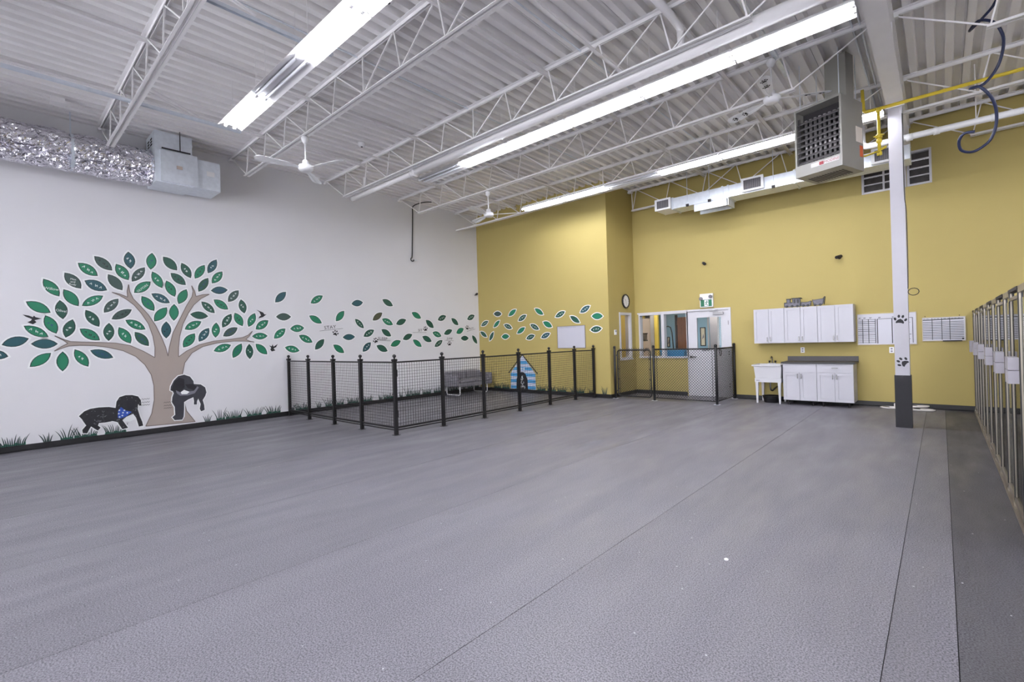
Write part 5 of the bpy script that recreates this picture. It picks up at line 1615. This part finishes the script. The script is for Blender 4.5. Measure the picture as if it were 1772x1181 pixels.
d2 = thing('dog_decal', 'photo decal of a charcoal black dog against the tree trunk', 'wall decal', (0, 3.0, 0.3))
MB().plate(OVER_TREE, grown(DOG_B, .018), 0, .003).build('white_border', STICKER, d2)
MB().plate(OVER_TREE, DOG_B, 0, .0045).build('dog_figure', FUR2, d2)
MB().plate(OVER_TREE, DOG_B_EAR, 0, .0055).build('ear', FUR_D, d2)
MB().plate(OVER_TREE, DOG_B_MUZZLE, 0, .0055).build('muzzle', FUR_D, d2)
MB().plate(OVER_TREE, DOG_B_COLLAR, 0, .006).build('collar', mat('grey_collar', (120, 120, 130), 0.5), d2)
MB().plate(OVER_TREE, DOG_B_CHEST, 0, .0066).build('white_chest', STICKER, d2)
for u, v, lab in ((2.02, .60, 'tiny handwritten note beside the bandana dog'), (2.36, .50, 'tiny handwritten note on the taupe trunk')):
    lines = [[(u - .07 + .018 * k, v + dv + (.012 if k % 2 else -.006)) for k in range(8)] for dv in (.06, 0, -.05)]
    tag(strokes(MB(), OVER_TREE, lines, .005, .0035).build('handwritten_note', INK), lab, 'lettering')

# doghouse decal
dh = thing('doghouse_decal', 'blue and white striped doghouse decal on the yellow wall', 'wall decal', (1.8, YA, 0.1))
HB = mat('doghouse_blue', (74, 158, 214), 0.5)
HL = mat('doghouse_pale', (204, 208, 226), 0.5)
wallP = [(1.308, .101), (2.29, .101), (2.27, .585), (1.80, 1.10), (1.33, .585)]
MB().plate(BOXOUT, wallP, 0, .002).build('house_wall', HL, dh)
for k, z in enumerate((.11, .295, .48, .665, .85)):
    if z < .55:
        a0, a1, b0, b1 = 1.315, 2.283, 1.32, 2.278
    else:
        f0, f1 = (1.10 - z) / .515, (1.10 - z - .09) / .515
        a0, a1, b0, b1 = 1.80 - .47 * f0, 1.80 + .47 * f0, 1.80 - .47 * f1, 1.80 + .47 * f1
    MB().plate(BOXOUT, [(a0, z), (a1, z), (b1, z + .09), (b0, z + .09)], 0, .003).build('blue_stripe', HB, dh)
for s in (-1, 1):
    strokes(MB(), BOXOUT, [[(1.80, 1.125), (1.80 + s * .56, .575)]], .03, .005).build('roof_edge', BLACK_VINYL, dh)
arch = [(1.53, .101), (1.99, .101), (1.97, .40), (1.92, .53), (1.84, .60), (1.75, .61), (1.66, .58), (1.59, .50), (1.545, .36)]
MB().plate(BOXOUT, arch, 0, .004).build('doorway', FUR_D, dh)
rnd = random.Random(9)
strokes(MB(), BOXOUT, [[(u, v), (u + rnd.uniform(-.04, .04), v - .04), (u + rnd.uniform(-.05, .05), v - .06)] for u, v in [(rnd.uniform(1.62, 1.9), rnd.uniform(.17, .52)) for _ in range(34)]], .012, .005).build('shaggy_dog', INK_WHITE, dh)
bone = MB()
bone.plate(BOXOUT, rect(1.745, 1.855, .69, .72), 0, .005)
for u, v in ((1.74, .69), (1.74, .72), (1.86, .69), (1.86, .72)):
    bone.plate(BOXOUT, disc(u, v, .022), 0, .005)
bone.build('bone_sign', STICKER, dh)

# grass tufts along the baseboards
def tuft(fr, u, kind, seed, label, group, z0=.1, scale=1.0):
    rnd = random.Random(seed)
    t = thing('grass_decal', label, 'wall decal', fr.p(u, z0, 0), group=group)
    w, n, hh = {'wide': (.30, 13, .19), 'thin': (.10, 5, .17), 'tall': (.16, 6, .28)}[kind]
    w, hh = w * scale, hh * scale
    base = [(u - w / 2, z0), (u + w / 2, z0)] + [(u + w * (.5 - k / 8), z0 + .03 * scale + .02 * scale * math.sin(k * 2.1 + seed)) for k in range(9)]
    mm = MB()
    if kind != 'thin':
        mm.plate(fr, base, 0, .0016)
    for k in range(n):
        f = (k + .5) / n - .5
        x = u + f * w * .92
        lean = f * 1.1 + rnd.uniform(-.2, .2)
        h = hh * rnd.uniform(.55, 1.0)
        bw = .017 * scale
        P0, P1, P2 = Vector((x, z0)), Vector((x + lean * h * .25, z0 + h * .6)), Vector((x + lean * h * .95, z0 + h))
        def q(tt): return P0 * (1 - tt) ** 2 + P1 * 2 * tt * (1 - tt) + P2 * tt * tt
        L_, R_ = [], []
        for i in range(6):
            tt = i / 5
            p = q(tt)
            d = (q(min(1, tt + .05)) - q(max(0, tt - .05))).normalized()
            s = Vector((-d.y, d.x)) * bw / 2 * (1 - tt) ** .6
            L_.append(tuple(p + s)); R_.append(tuple(p - s))
        mm.slot = 1
        mm.plate(fr, L_ + R_[-2::-1], 0, .0022)
        mm.slot = 0
    o = mm.build('grass_blades', [GRASS, GRASS_DARK], t)
    return t
kinds = ['wide', 'thin', 'wide', 'thin', 'tall', 'wide', 'wide']
u, i = -.35, 0
while u < 10.5:
    kd = kinds[i % 7]
    st = {'wide': .40, 'thin': .24, 'tall': .24}[kd]
    if not (1.86 < u < 2.9):
        wh = 'below the bandana dog' if 1.0 < u < 2 else ('left of the dog decals' if u <= 1 else ('between tree trunk and pen' if u < 4.6 else ('inside the pen near the fence side' if u < 6.6 else ('inside the pen below the word SIT' if u < 8.9 else 'behind the grey sofa'))))
        tuft(LEFT, u, kd, i, {'wide': 'broad green grass tuft decal', 'thin': 'thin sparse grass blade decal', 'tall': 'tall green grass tuft decal'}[kd] + ' ' + wh, 'grass decals along the white wall')
    u += st
    i += 1
u = .75
while u < 4.2:
    kd = kinds[i % 7]
    st = {'wide': .36, 'thin': .22, 'tall': .22}[kd]
    if not (1.2 < u < 2.4):
        tuft(BOXOUT, u, kd, i, {'wide': 'broad green grass tuft decal', 'thin': 'thin sparse grass blade decal', 'tall': 'tall green grass tuft decal'}[kd] + ' on the yellow wall behind the pen', 'grass decals along the yellow wall')
    u += st
    i += 1
tuft(BOXOUT, 4.56, 'thin', 77, 'lone thin grass blade decal beside the chain-link post', 'grass decals along the yellow wall', scale=1.3)
